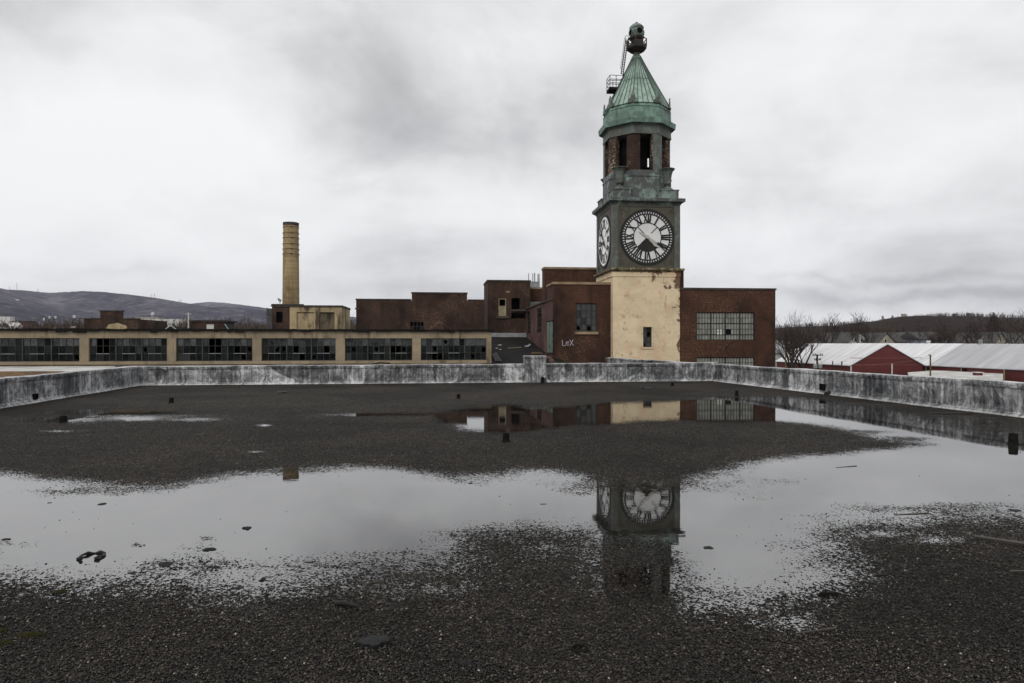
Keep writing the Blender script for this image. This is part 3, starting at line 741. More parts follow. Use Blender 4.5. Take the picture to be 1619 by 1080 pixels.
# ------------------------------------------------------------------ parapets
def wall_strip(name, p0, p1, th, h, label, seed, ends=True, step=.16, base_cove=.10, h1=None):
    """upstand with an uneven tarred face, a soft cove at its foot and a slightly overhanging cap"""
    rnd = random.Random(seed)
    d = (p1 - p0); L = d.length; d = d.normalized(); nrm = Vector((d.y, -d.x))     # nrm points towards the roof
    n = max(2, int(L / step))
    h1 = h if h1 is None else h1
    prof = [(base_cove, 0.0), (base_cove * .55, .05), (.015, .13), (0, .28), (.005, .5), (.0, .80), (.02, .86), (.03, .94), (.022, 1.0), (-.08, 1.015), (-th * .5, 1.02), (-th + .06, 1.01), (-th, .97), (-th, 0), (-th, -.5)]
    ph = [rnd.uniform(0, 6.28) for _ in range(6)]
    m = MB(); vs = []
    for i in range(n + 1):
        t = L * i / n; P = p0 + d * t; hh = h + (h1 - h) * i / n
        for k, (o, z) in enumerate(prof):
            w = .012 * math.sin(t * 1.7 + ph[0] + z * 3) + .010 * math.sin(t * 4.3 + ph[1]) + .008 * rnd.uniform(-1, 1)
            wz = .008 * math.sin(t * 1.1 + ph[2]) + .006 * math.sin(t * 3.7 + ph[3]) + .004 * rnd.uniform(-1, 1)
            q = P + nrm * (o + (w if k < 12 else 0))
            vs.append((q.x, q.y, z * hh + (wz if 5 < k < 13 else 0)))
    k = len(prof)
    fs = [(i * k + j, (i + 1) * k + j, (i + 1) * k + j + 1, i * k + j + 1) for i in range(n) for j in range(k - 1)]
    fs.append(tuple(range(k))); fs.append(tuple(n * k + j for j in range(k))[::-1])
    m.add(vs, fs)
    mid = (p0 + p1) / 2
    o = m.build(name, M['parapet'], smooth=False, loc=(mid.x, mid.y, 0))
    return tag(o, label, 'parapet wall')

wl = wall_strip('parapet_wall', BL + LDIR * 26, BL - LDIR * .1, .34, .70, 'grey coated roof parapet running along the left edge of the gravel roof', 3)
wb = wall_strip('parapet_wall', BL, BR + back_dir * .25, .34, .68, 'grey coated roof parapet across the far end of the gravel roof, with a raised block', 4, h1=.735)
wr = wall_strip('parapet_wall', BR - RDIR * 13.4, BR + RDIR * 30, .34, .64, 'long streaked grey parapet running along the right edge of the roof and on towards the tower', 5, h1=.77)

# raised block on the back wall, shared between the two roofs
def on_back(px):
    k = (px - CX) / FPX
    t = (k * BL.y - BL.x) / (back_dir.x - k * back_dir.y)
    return BL + back_dir * t
pb0, pb1 = on_back(829.5), on_back(863)
pm = (pb0 + pb1) / 2; Dp = pm.y
fb = MB(); hw = (pb1 - pb0).length / 2; zt = EYE - (563 - HOR) / FPX * Dp
prof = [(hw + .02, 0), (hw, .12), (hw - .005, zt - .1), (hw + .012, zt - .07), (hw + .01, zt), (hw - .03, zt + .012)]
for (a, z0), (b, z1) in zip(prof[:-1], prof[1:]):
    fb.add([(-a, -.12 - (a - hw), z0), (a, -.12 - (a - hw), z0), (a, .42 + (a - hw), z0), (-a, .42 + (a - hw), z0), (-b, -.12 - (b - hw), z1), (b, -.12 - (b - hw), z1), (b, .42 + (b - hw), z1), (-b, .42 + (b - hw), z1)],
           [(0, 1, 5, 4), (1, 2, 6, 5), (2, 3, 7, 6), (3, 0, 4, 7)])
b = prof[-1][0]; z1 = prof[-1][1]
fb.quad((-b, -.12 - (b - hw), z1), (b, -.12 - (b - hw), z1), (b, .42 + (b - hw), z1), (-b, .42 + (b - hw), z1))
ba = math.atan2(back_dir.y, back_dir.x)
o = fb.build('raised_block', M['parapet'], wb)
o.location = (pm.x - wb.location.x, pm.y - wb.location.y, 0); o.rotation_euler = (0, 0, ba)

# scupper openings through the parapets (black square mouths with a lip)
def scupper(parent, p, d, z, w, h):
    n = Vector((d.y, -d.x))
    m = MB()
    Mx = Matrix.Translation((p.x - parent.location.x, p.y - parent.location.y, z)) @ Matrix(((d.x, -n.x, 0, 0), (d.y, -n.y, 0, 0), (0, 0, 1, 0), (0, 0, 0, 1)))
    t = .025
    for sx, sz, cx, cz in ((w, t, 0, h / 2), (w, t, 0, -h / 2), (t, h, w / 2, 0), (t, h, -w / 2, 0)):
        m.boxm(Mx @ Matrix.Translation((cx, -.03, cz)), sx, .10, sz)
    m.boxm(Mx @ Matrix.Translation((0, -.015, 0)), w - t, .05, h - t)
    return m.build('scupper', M['stub'], parent)
def on_line(p, d, px):
    k = (px - CX) / FPX
    t = (k * p.y - p.x) / (d.x - k * d.y)
    return p + d * t
q = on_line(BL, LDIR, 53); scupper(wl, q, -LDIR, EYE - (627 - HOR) / FPX * q.y, .15, .13)
q = on_line(BL, LDIR, 229); scupper(wl, q, -LDIR, EYE - (604.5 - HOR) / FPX * q.y, .12, .14)
q = on_line(BR, RDIR, 1302); scupper(wr, q, RDIR, EYE - (612 - HOR) / FPX * q.y, .17, .17)
q = on_back(857); q = q + Vector((back_dir.y, -back_dir.x)) * .14
scupper(wb, q, back_dir, EYE - (600 - HOR) / FPX * q.y, .10, .16)

# ------------------------------------------------------------------ clock tower
T = Frame(968.5, 42.0, R(6))
TW = T.x(1075.0)                              # width of the square shaft
ZLEDGE = T.z(437)                             # underside of the stone ledge
TC = (TW / 2, TW / 2)
def tz(py): return T.z(py, TW / 2, 0)         # row -> height on the front face
def cz(py): return T.z(py, TW / 2, TW / 2)    # row -> height on the axis
M['cream'] = cream_mat()
tower = T.thing('clock_tower', 'square cream and green copper clock tower with white dials and a pointed copper roof', 'clock tower')
m = MB()
fr = front(0, 0, 0)
wx0, wx1, wz0, wz1 = T.x(1016.5), T.x(1030.5), tz(549), tz(517)
holed_wall(m, fr, .02, TW, GZ, ZLEDGE, [(wx0, wx1, wz0, wz1)], .22)
m.quad((.02, TW, GZ), (.02, 0, GZ), (.02, 0, ZLEDGE), (.02, TW, ZLEDGE))
m.quad((TW, 0, GZ), (TW, TW, GZ), (TW, TW, ZLEDGE), (TW, 0, ZLEDGE))
m.quad((TW, TW, GZ), (.02, TW, GZ), (.02, TW, ZLEDGE), (TW, TW, ZLEDGE))
m.build('wall', M['cream'], tower, GZ)
m = MB(); m.box(wx0 - .1, wx1 + .1, .3, 1.6, wz0 - .1, wz1 + .1)
m.build('window_recess', M['dark'], tower, GZ)
w = window(tower, GZ, fr, wx0, wx1, wz0, wz1, 2, 4, M['steel'], [M['glass_grey'], M['glass2']], bar=.025, edge=.03, depth=.16, broken=[(0, 0)], missing=[(1, 2)], seed=4)
m = MB()
for a0, a1, b0, b1 in ((wx0 - .09, wx0, wz0 - .1, wz1 + .1), (wx1, wx1 + .09, wz0 - .1, wz1 + .1), (wx0, wx1, wz1, wz1 + .1), (wx0, wx1, wz0 - .1, wz0)):
    m.slab([(a0, b0), (a1, b0), (a1, b1), (a0, b1)], fr, .003, .05)
m.build('window_surround', M['cream'], tower, GZ)
# ledge: frieze band, then a projecting weathered moulding
zb0, zb1 = ZLEDGE, tz(430)
m = MB(); z2 = tz(424.5)
def sq(mb, e0, z0, e1, z1):                   # square ring of mouldings: overhang e0 at z0 to e1 at z1
    mb.add([(-e0, -e0, z0), (TW + e0, -e0, z0), (TW + e0, TW + e0, z0), (-e0, TW + e0, z0), (-e1, -e1, z1), (TW + e1, -e1, z1), (TW + e1, TW + e1, z1), (-e1, TW + e1, z1)],
           [(0, 1, 5, 4), (1, 2, 6, 5), (2, 3, 7, 6), (3, 0, 4, 7), (0, 3, 2, 1), (4, 5, 6, 7)])
sq(m, .035, zb0, .035, zb1); m.build('frieze', M['cream'], tower, GZ)
M['ledge'] = mottled('mossy_stone_ledge', (0.16, 0.125, 0.075), (0.055, 0.048, 0.032), 1.6, 0.95, 0.15, c3=(0.33, 0.27, 0.16), bmp=.5)
m = MB(); sq(m, .06, zb1, .17, zb1 + .10); sq(m, .19, zb1 + .10, .20, z2 - .03); sq(m, .20, z2 - .03, .05, z2 + .03)
m.build('ledge', M['ledge'], tower, GZ)
# copper clock stage
zc0, zc1 = z2 + .03, tz(324)
m = MB(); sq(m, -.02, zc0, -.02, zc1)
cp = .34                                      # corner strips and rails stand proud of the brown panels
m.build('clock_stage', M['copper_panel'], tower, GZ)
for x0, x1, y0, y1 in ((-.012, cp, -.012, cp), (TW - cp, TW + .012, -.012, cp), (-.012, cp, TW - cp, TW + .012), (TW - cp, TW + .012, TW - cp, TW + .012)):
    m = MB(); m.box(x0, x1, y0, y1, zc0 + .002, zc1); m.build('corner_strip', M['copper_box'], tower, GZ)
m = MB()
for frm in (front(0, 0, -.02 + .04), leftside(TW, 0, .02)):
    for a0, a1, b0, b1 in ((cp, TW - cp, zc0, zc0 + .12), (cp, TW - cp, zc1 - .12, zc1), (cp + .0, cp + .05, zc0 + .12, zc1 - .12), (TW - cp - .05, TW - cp, zc0 + .12, zc1 - .12)):
        m.slab([(a0, b0), (a1, b0), (a1, b1), (a0, b1)], frm, .0, .035)
    # raised scroll lines in the four spandrels
    for sx in (-1, 1):
        for sz in (-1, 1):
            cx_, cz_ = TW / 2 + sx * (TW / 2 - cp - .12), (zc0 + zc1) / 2 + sz * ((zc1 - zc0) / 2 - .22)
            for q in range(3):
                m.stroke(frm, (cx_, cz_), (cx_ - sx * (.30 - .1 * q), cz_ - sz * (.12 + .12 * q)), .03, .0, .028)
m.build('panel_moulding', M['copper_panel'], tower, GZ)

# clock faces
GLYPH = {'I': (.085, [((0, 0), (0, 1))]), 'V': (.17, [((-.5, 1), (-.06, 0)), ((.5, 1), (.06, 0))]), 'X': (.17, [((-.5, 1), (.5, 0)), ((.5, 1), (-.5, 0))])}
NUM = ['XII', 'I', 'II', 'III', 'IV', 'V', 'VI', 'VII', 'VIII', 'IX', 'X', 'XI']
def clock_face(fr, RR, dial_mat, dark_wedge, ang_min, ang_hour):
    m = MB()
    n = 72
    m.ring(fr, 0.0001, RR * .985, 0.0, .03, n)
    face = m.build('clock_face', dial_mat, tower, GZ)
    def sub(mb, name, mat):
        o = mb.build(name, mat, face, GZ); return o
    m = MB()
    m.ring(fr, RR * (.935 if dark_wedge else .93), RR * 1.03, .002, .052, n)
    sub(m, 'dial_rim', M['dial_black']); m = MB()
    m.ring(fr, RR * .825, RR * (.868 if dark_wedge else .835), .02, .05, n)
    for k in range(60 if dark_wedge else 0):                       # minute track: black bars between white squares
        a0, a1 = 2 * math.pi * (k - .28) / 60, 2 * math.pi * (k + .28) / 60
        m.ring(fr, RR * .866, RR * .935, .021, .048, 1, a0, a1)
    sub(m, 'minute_track', M['dial_black']); m = MB()
    m.ring(fr, RR * .508, RR * .54, .02, .05, n)
    sub(m, 'inner_ring', M['dial_black'])
    m = MB()
    r0, r1 = .54 * RR, .827 * RR
    for i, s in enumerate(NUM):
        a = 2 * math.pi * i / 12
        ws = [GLYPH[c][0] * RR for c in s]; tot = sum(ws); x = -tot / 2
        for c, wdt in zip(s, ws):
            xc = x + wdt / 2; x += wdt
            for (g0, g1) in GLYPH[c][1]:
                pts = []
                for (gx, gy) in (g0, g1):
                    r = r0 + (r1 - r0) * gy; t = xc * (.72 + .28 * gy) + gx * wdt * .72
                    pts.append((t * math.cos(a) + r * math.sin(a), -t * math.sin(a) + r * math.cos(a)))
                thin = c in 'VX' and g0[0] > 0
                m.stroke(fr, pts[0], pts[1], RR * (.034 if thin else .056) * (1 if dark_wedge else 1.15), .022, .052 if dark_wedge else .037)
    sub(m, 'numerals', M['dial_black'])
    m = MB()
    for a in (45, 135, 225, 315):
        s_, c_ = math.sin(R(a)), math.cos(R(a))
        k0 = .2 if a == 45 else .04
        m.stroke(fr, (s_ * k0 * RR, c_ * k0 * RR), (s_ * .515 * RR, c_ * .515 * RR), RR * .028, .021, .045)
    sub(m, 'glazing_bar', M['dial_black'])
    if dark_wedge:
        m = MB(); m.ring(fr, .02 * RR, .512 * RR, .019, .034, 14, R(131), R(227))
        sub(m, 'missing_pane', M['dial_dark'])
    m = MB()
    s_, c_ = math.sin(R(ang_min)), math.cos(R(ang_min))
    P = lambda r, t: (s_ * r * RR + c_ * t * RR, c_ * r * RR - s_ * t * RR)
    m.slab([P(-.40, 0), P(-.2, .035), P(0, .045), P(.42, .02), P(.42, -.02), P(0, -.045), P(-.2, -.035)], fr, .075, .095)
    m.slab([P(.40, .012), P(.44, .05), P(.56, .045), P(.88, .008), P(.88, -.008), P(.56, -.045), P(.44, -.05), P(.40, -.012)], fr, .070, .0905)
    mh = sub(m, 'minute_hand', M['hand_pale'] if dark_wedge else M['dial_black'])
    mh.data.materials.append(M['dial_black']); 
    nf = 9
    for i, p in enumerate(mh.data.polygons): p.material_index = 0 if i < nf else 1
    m = MB()
    s_, c_ = math.sin(R(ang_hour)), math.cos(R(ang_hour))
    m.slab([P(-.1, .02), P(0, .05), P(.3, .055), P(.40, .09), P(.60, 0), P(.40, -.09), P(.3, -.055), P(0, -.05), P(-.1, -.02)], fr, .056, .070)
    sub(m, 'hour_hand', M['hand_pale'] if dark_wedge else M['dial_black'])
    m = MB(); m.ring(fr, .0001, .06 * RR, .05, .13, 20); sub(m, 'hub', M['hand_pale'])
    return face
RC = (T.x(1066.5) - T.x(980)) / 2 / 1.03
zcc = tz(375)
xcc = (T.x(1066.5) + T.x(980)) / 2
clock_face(front(xcc, zcc, .015), RC, M['dial'], True, 121, 130)
clock_face(leftside(TW / 2, zcc, .015), RC, M['dial_left'], False, 318, 262)

# cornice over the clock stage
zk = zc1
m = MB(); sq(m, .03, zk, .08, zk + .10); sq(m, .10, zk + .10, .24, zk + .20); sq(m, .26, zk + .20, .27, tz(314)); sq(m, .27, tz(314), .05, tz(312.5))
m.build('cornice', M['copper_mid'], tower, GZ)
# attic: corner plinths, blocking course
z3, z4 = tz(312.5), tz(300)
m = MB(); sq(m, -.16, z3, -.16, z4 - .06); m.build('blocking_course', M['copper_mid'], tower, GZ)
pl = 1.12
for ix in (0, 1):
    for iy in (0, 1):
        x0 = .06 if ix == 0 else TW - .06 - pl; y0 = .06 if iy == 0 else TW - .06 - pl
        m = MB(); m.box(x0, x0 + pl, y0, y0 + pl, z3 + .002, z4); m.box(x0 - .04, x0 + pl + .04, y0 - .04, y0 + pl + .04, z4, z4 + .06)
        m.build('plinth', M['copper_mid'], tower, GZ)
        # fluted urn
        cx_, cy_ = x0 + pl / 2, y0 + pl / 2
        H = (T.z(264.5, TW * .1, .6) - T.z(300, TW * .1, .6))
        zz = z4 + .06
        pr = [(.44, 0), (.44, .05), (.36, .09), (.24, .16), (.13, .21), (.12, .25), (.20, .28), (.24, .33), (.245, .37), (.25, .41), (.265, .55), (.29, .70), (.34, .83), (.41, .92), (.48, .965), (.49, 1.0), (.43, 1.0), (.33, .90), (.2, .7)]
        u = MB(); nn = 32; vs = []; fs = []
        for r, t in pr:
            for k in range(nn):
                a = 2 * math.pi * k / nn
                rr = r * (1 - (.05 * (k % 2) if .38 < t < .94 else 0))
                vs.append((cx_ + rr * math.cos(a), cy_ + rr * math.sin(a), zz + t * H))
        for i in range(len(pr) - 1):
            for k in range(nn): fs.append((i * nn + k, i * nn + (k + 1) % nn, (i + 1) * nn + (k + 1) % nn, (i + 1) * nn + k))
        fs.append(tuple((len(pr) - 1) * nn + k for k in range(nn)))
        u.add(vs, fs); u.build('urn', M['copper_box'], tower, GZ)

# octagonal belfry
AP = TW / 2 - .13                             # apothem
ROT = math.pi / 8
def oc(a): return a / math.cos(math.pi / 8)
cx_, cy_ = TC
m = MB()
zd0, zd1 = z3 + .01, T.z(268.5, TW / 2, TW / 2 - AP)
zmid = T.z(279, TW / 2, TW / 2 - AP)
m.lathe(cx_, cy_, [(oc(AP + .02), zd0), (oc(AP + .02), zmid), (oc(AP + .06), zmid + .02), (oc(AP + .06), zmid + .10), (oc(AP), zmid + .12), (oc(AP), zd1)], 8, ROT)
m.build('belfry_base', M['copper_mid'], tower, GZ)
zl0, zl1 = T.z(210, TW / 2, TW / 2 - AP), T.z(196, TW / 2, TW / 2 - AP)
fw = 2 * AP * math.tan(math.pi / 8)
ops = .74
for k in range(8):
    ang = -math.pi / 2 + k * math.pi / 4       # outward direction of face k (0 = front)
    Rm = Matrix.Translation((cx_, cy_, 0)) @ Matrix.Rotation(ang + math.pi / 2, 4, 'Z')
    def bx(mb, x0, x1, y0, y1, z0, z1): mb.boxm(Rm @ Matrix.Translation(((x0 + x1) / 2, (y0 + y1) / 2, (z0 + z1) / 2)), x1 - x0, y1 - y0, z1 - z0)
    jb = MB()
    off = .02
    for s in (-1, 1):
        x0, x1 = (off - ops / 2 - .075, off - ops / 2) if s < 0 else (off + ops / 2, off + ops / 2 + .075)
        bx(jb, x0, x1, -AP + .03, -AP + .40, zd1, zl0)
    jb.build('opening_jamb', M['brick_belfry'], tower, GZ)
    # the pier to the left and right half faces; copper cladding still on three corners
    for s in (-1, 1):
        corner = (k + (1 if s > 0 else 0)) % 8
        clad = corner in (1, 3, 6)
        pm_ = MB()
        e = 0 if clad else .045
        if s < 0: bx(pm_, -fw / 2 + (.0 if clad else .02), off - ops / 2 - .075, -AP + e, -AP + .38, zd1, zl0)
        else: bx(pm_, off + ops / 2 + .075, fw / 2 - (.0 if clad else .02), -AP + e, -AP + .38, zd1, zl0)
        pm_.build('pier', M['copper_box'] if clad else M['brick_belfry'], tower, GZ)
m = MB()
m.lathe(cx_, cy_, [(oc(AP - .06), zl0 - .04), (oc(AP + .03), zl0 - .04), (oc(AP + .03), zl0 + .12), (oc(AP + .01), zl0 + .14), (oc(AP + .01), zl1 + .05)], 8, ROT)
m.build('belfry_lintel', M['copper_box'], tower, GZ)
# dark core added inside so the openings read black, gapped for one slot of sky
m = MB()
m.box(cx_ - 1.15, cx_ + .45, cy_ - .9, cy_ + 1.3, zd1 - .02, zl0); m.box(cx_ + .95, cx_ + 1.25, cy_ - .5, cy_ + .4, zd1 - .02, zl0)
m.box(cx_ + .45, cx_ + .95, cy_ + .2, cy_ + .5, zd1 - .02, zd1 + .75); m.box(cx_ + .45, cx_ + .95, cy_ + .2, cy_ + .5, zl0 - .9, zl0)
m.build('belfry_core', M['dark'], tower, GZ)
# cornice, band, antefixes
def fz(py, ap): return T.z(py, TW / 2, TW / 2 - ap)
m = MB()
m.lathe(cx_, cy_, [(oc(AP + .02), fz(196, AP)), (oc(AP + .10), fz(194.5, AP)), (oc(AP + .26), fz(193, AP + .25)), (oc(AP + .29), fz(187, AP + .25)), (oc(AP + .30), fz(184.5, AP + .25)), (oc(AP - .05), fz(182.5, AP))], 8, ROT)
m.build('belfry_cornice', M['copper_band'], tower, GZ)
zb_0, zb_1 = fz(183, AP), fz(158.5, AP)
m = MB()
zmm = zb_0 + (zb_1 - zb_0) * .64
m.lathe(cx_, cy_, [(oc(AP + .02), zb_0 - .05), (oc(AP - .0), zmm), (oc(AP + .035), zmm + .01), (oc(AP - .02), zmm + .05), (oc(AP - .10), zb_1), (oc(AP - .16), zb_1), (oc(AP - .16), zb_1 - .12)], 8, ROT)
m.build('roof_band', M['copper_band'], tower, GZ)
for k in range(8):
    a = ROT + k * math.pi / 4
    Rm = Matrix.Translation((cx_, cy_, 0)) @ Matrix.Rotation(a, 4, 'Z')
    r = oc(AP - .05)
    afr = lambda x, y, d, Rm=Rm, r=r: tuple(Rm @ Vector((r + d - y * .02, x, zb_1 - .14 + y * 1.25)))
    m = MB()
    m.slab([(-.30, 0), (.30, 0), (.27, .18), (.15, .24), (.13, .40), (.05, .52), (0, .60), (-.05, .52), (-.13, .40), (-.15, .24), (-.27, .18)], afr, -.06, .03)
    m.build('antefix', M['copper_mid'], tower, GZ)
# spire with standing seams
def sr(t):                                    # apothem of the spire at height fraction t
    return (AP - .20) * (1 - t) ** 1.04 * .995 + .215
zs0, zs1 = zb_1 - .10, cz(89)
ts = [0, .12, .25, .4, .55, .70, .82, .91, 1.0]
m = MB(); m.lathe(cx_, cy_, [(oc(sr(t)), zs0 + (zs1 - zs0) * t) for t in ts], 8, ROT)
spire = m.build('spire_roof', M['copper_green'], tower, GZ)
m = MB()
for k in range(8):
    a = -math.pi / 2 + k * math.pi / 4
    n_ = Vector((math.cos(a), math.sin(a), 0)); t_ = Vector((-math.sin(a), math.cos(a), 0))
    for j in range(-2, 4):
        fx = j / 5.0 * 2 - .2 if j < 3 else 1.0
        fx = (-.6, -.2, .2, .6, None, 1.0)[j + 2]
        if fx is None: continue
        pts = []
        for t in ts:
            ap = sr(t); hw_ = ap * math.tan(math.pi / 8)
            p = Vector((cx_, cy_, zs0 + (zs1 - zs0) * t)) + n_ * ap + t_ * hw_ * fx
            pts.append(p)
        for p, q in zip(pts[:-1], pts[1:]):
            m.beam(p, q, .035 if abs(fx) < 1 else .06, .06 if abs(fx) < 1 else .08)
m.build('standing_seam', M['copper_seam'], spire, GZ)
zr_ = zs0 + (zs1 - zs0) * .50; m = MB()
m.lathe(cx_, cy_, [(oc(sr(.50) + .012), zr_ - .025), (oc(sr(.50) + .03), zr_ - .02), (oc(sr(.51) + .03), zr_ + .02), (oc(sr(.51)), zr_ + .025)], 8, ROT, cap=False)
m.build('seam_band', M['copper_band'], spire, GZ); m = MB()
m.lathe(cx_, cy_, [(oc(.24), zs1 - .25), (oc(.33), zs1 - .22), (oc(.33), zs1 - .14), (oc(.24), zs1 - .05)], 8, ROT)
m.build('collar', M['copper_band'], spire, GZ)
# neck, gallery and lantern
zg0, zg1 = cz(84), cz(64)
m = MB(); m.lathe(cx_, cy_, [(.25, zs1 - .04), (.20, zs1 + .08), (.24, zg0)], 16); m.build('neck', M['copper_box'], tower, GZ)
rg = .635
m = MB(); m.lathe(cx_, cy_, [(.26, zg0 - .02), (.46, zg0 + .10), (rg, zg0 + .22), (rg + .02, zg0 + .30), (rg, zg0 + .40), (rg - .08, zg0 + .40), (rg - .08, zg0 + .34)], 8, ROT)
m.build('gallery_floor', M['steel'], tower, GZ)
m = MB()
for k in range(8):
    a = ROT + k * math.pi / 4; a2 = a + math.pi / 4
    p = Vector((cx_ + rg * math.cos(a), cy_ + rg * math.sin(a), zg0 + .36)); q = Vector((cx_ + rg * math.cos(a2), cy_ + rg * math.sin(a2), zg0 + .36))
    m.tube([p, p + Vector((0, 0, zg1 - zg0 - .3))], .035, 6)
    m.beam(p + Vector((0, 0, zg1 - zg0 - .34)), q + Vector((0, 0, zg1 - zg0 - .34)), .04)
    if k % 2: m.slab([(0, 0), ((q - p).length, 0), ((q - p).length, .30), (0, .30)], lambda x, y, d, p=p, q=q: tuple(p + (q - p).normalized() * x + Vector((0, 0, y)) + Vector((math.cos(a + .39), math.sin(a + .39), 0)) * d), -.012, .012)
m.build('gallery_railing', M['steel'], tower, GZ)
zn0, zn1 = cz(60.5), cz(44.5)
m = MB(); m.lathe(cx_, cy_, [(.30, zg0 + .3), (.34, zg0 + .42), (.36, zg1 - .05), (.44, zn0 - .08), (.49, zn0 - .02), (.49, zn0 + .02)], 20); m.build('lantern_base', M['steel'], tower, GZ)
m = MB(); m.lathe(cx_, cy_, [(.42, zn0 + .01), (.43, zn0 + .08), (.415, zn0 + .12), (.415, zn1 - .12), (.46, zn1 - .08), (.47, zn1), (.44, zn1 + .06), (.30, zn1 + .2), (.12, zn1 + .27), (.07, zn1 + .29), (.08, zn1 + .36), (.03, zn1 + .4)], 20)
lan = m.build('lantern', M['copper_mid'], tower, GZ)
for k in range(4):
    a = -math.pi / 2 + .20 + k * math.pi / 2
    Rm = Matrix.Translation((cx_, cy_, (zn0 + zn1) / 2)) @ Matrix.Rotation(a, 4, 'Z')
    pf = lambda x, y, d, Rm=Rm: tuple(Rm @ Vector((.40 + d, x, y)))
    m = MB(); m.ring(pf, .20, .25, -.06, .045, 20); m.build('porthole_rim', M['copper_band'], lan, GZ)
    m = MB(); m.ring(pf, .0001, .201, -.08, .024, 20); m.build('porthole', M['dark'], lan, GZ)
# ladder with hooped top, and the railed platform on the left of the spire
Lx = -1
def sp_left(t, out=0.0, y=0.0):
    return Vector((cx_ - sr(t) - out, cy_ + y, zs0 + (zs1 - zs0) * t))
m = MB()
def rowx(px, py):                             # a point on the tower's axis plane seen at a pixel
    return Vector((T.x(px, cy_), cy_, T.z(py, cx_, cy_)))
la, lb = rowx(983.5, 119.5), rowx(991.0, 64)
for s in (-.19, .19):
    off = Vector((s * .55, s * .8, 0))
    m.tube([la + off, lb + off], .034, 5)
for i in range(15):
    p = la.lerp(lb, (i + .5) / 15)
    m.tube([p + Vector((-.105, -.152, 0)), p + Vector((.105, .152, 0))], .022, 5)
top = [rowx(991.0, 64), rowx(990.0, 60), rowx(992, 58.5), rowx(995.5, 60)]
m.tube([p + Vector((-.1, -.15, 0)) for p in top], .018, 5)
m.tube([rowx(982.3, 112) + Vector((-.1, -.15, 0)), rowx(986, 86) + Vector((-.1, -.15, 0)), rowx(989, 62) + Vector((-.1, -.15, 0))], .014, 5)
m.build('ladder', M['ladder'], tower, GZ)
px0, px1 = T.x(961.2, cy_), T.x(982, cy_)
pz0, pz1 = T.z(145, cx_, cy_), T.z(124.5, cx_, cy_)
m = MB(); m.box(px0, px1 + .45, cy_ - .42, cy_ + .42, pz0 - .06, pz0 + .10)
m.build('platform', M['ladder'], tower, GZ)
m = MB()
for yy in (-.42, .42):
    for xx in (px0 + .03, (px0 + px1) / 2):
        m.tube([(xx, cy_ + yy, pz0), (xx, cy_ + yy, pz1)], .022, 5)
    for f in (1.0, .70, .42):
        zz = pz0 + (pz1 - pz0) * f
        m.tube([(px0 + .03, cy_ + yy, zz), (T.x(982, cy_) + .25 * (1.4 - f), cy_ + yy, zz)], .02, 5)
for f in (1.0, .70, .42):
    m.tube([(px0 + .03, cy_ - .42, pz0 + (pz1 - pz0) * f), (px0 + .03, cy_ + .42, pz0 + (pz1 - pz0) * f)], .02, 5)
m.build('platform_railing', M['ladder'], tower, GZ)

# ------------------------------------------------------------------ brick buildings round the tower
def coping(mb, x0, x1, y0, y1, z, h=.14, o=.05, t=.3):
    mb.box(x0 - o, x1 + o, y0 - o, y0 + t, z, z + h)
    mb.box(x0 - o, x0 + t, y0 + t, y1, z + .002, z + h - .002)
    mb.box(x1 - t, x1 + o, y0 + t, y1, z + .002, z + h - .002)
def shell(mb, x0, x1, y0, y1, z0, z1, holes=(), lholes=(), reveal=.2):
    holed_wall(mb, front(0, 0, y0), x0, x1, z0, z1, list(holes), reveal)
    holed_wall(mb, leftside(0, 0, x0), -y1, -y0, z0, z1, list(lholes), reveal)
    mb.quad((x1, y0, z0), (x1, y1, z0), (x1, y1, z1), (x1, y0, z1))
    mb.quad((x1, y1, z0), (x0, y1, z0), (x0, y1, z1), (x1, y1, z1))
    mb.quad((x0, y0, z1 - .02), (x1, y0, z1 - .02), (x1, y1, z1 - .02), (x0, y1, z1 - .02))

# right wing
W = T
wy = .10
rx0, rx1 = TW + .004, W.x(1226, wy); rz = W.z(459, rx1, wy)
right = empty('brick_building', T.loc(), T.yaw, 'dark red brick building right of the cream tower with one wide many-paned window', 'building')
hx0, hx1, hz0, hz1 = W.x(1101.5, wy), W.x(1193, wy), W.z(538, rx0, wy), W.z(493.5, rx0, wy)
hz2, hz3 = W.z(565, rx0, wy), W.z(600, rx0, wy)
m = MB(); shell(m, rx0, rx1, wy, 14, GZ, rz, [(hx0, hx1, hz0, hz1), (hx0, hx1, hz3, hz2)])
m.build('wall', M['brick'], right, GZ)
m = MB(); coping(m, rx0 + .06, rx1, wy, 14, rz, .12); m.build('coping', M['coping_dark'], right, GZ)
m = MB(); m.box(hx0 - .3, hx1 + .3, wy + .32, wy + .5, hz3 - .3, hz1 + .3); m.build('backing', M['dark'], right, GZ)
window(right, GZ, front(0, 0, wy), hx0, hx1, hz0, hz1, 20, 5, M['steel'], [M['glass_pale'], M['glass_pale2']], bar=.022, heavy_c=(5, 10, 15), heavy_r=(1, 3), heavy=.075, missing=[(10, 1), (11, 1)], seed=9, skew=.004)
window(right, GZ, front(0, 0, wy), hx0, hx1, hz3, hz2, 20, 4, M['steel'], [M['glass_pale'], M['glass_pale2']], bar=.022, heavy_c=(5, 10, 15), heavy=.075, seed=10, skew=.004)
m = MB()                                      # four patched bright panes
for i in (7, 8):
    for j in (0, 1):
        ww = (hx1 - hx0) / 20; h_ = (hz1 - hz0) / 5
        m.slab([(hx0 + ww * i + .03, hz0 + h_ * (1 + j * .5) + .02), (hx0 + ww * (i + 1) - .03, hz0 + h_ * (1 + j * .5) + .02), (hx0 + ww * (i + 1) - .03, hz0 + h_ * (1.5 + j * .5) - .02), (hx0 + ww * i + .03, hz0 + h_ * (1.5 + j * .5) - .02)], front(0, 0, wy), -.085, -.078)
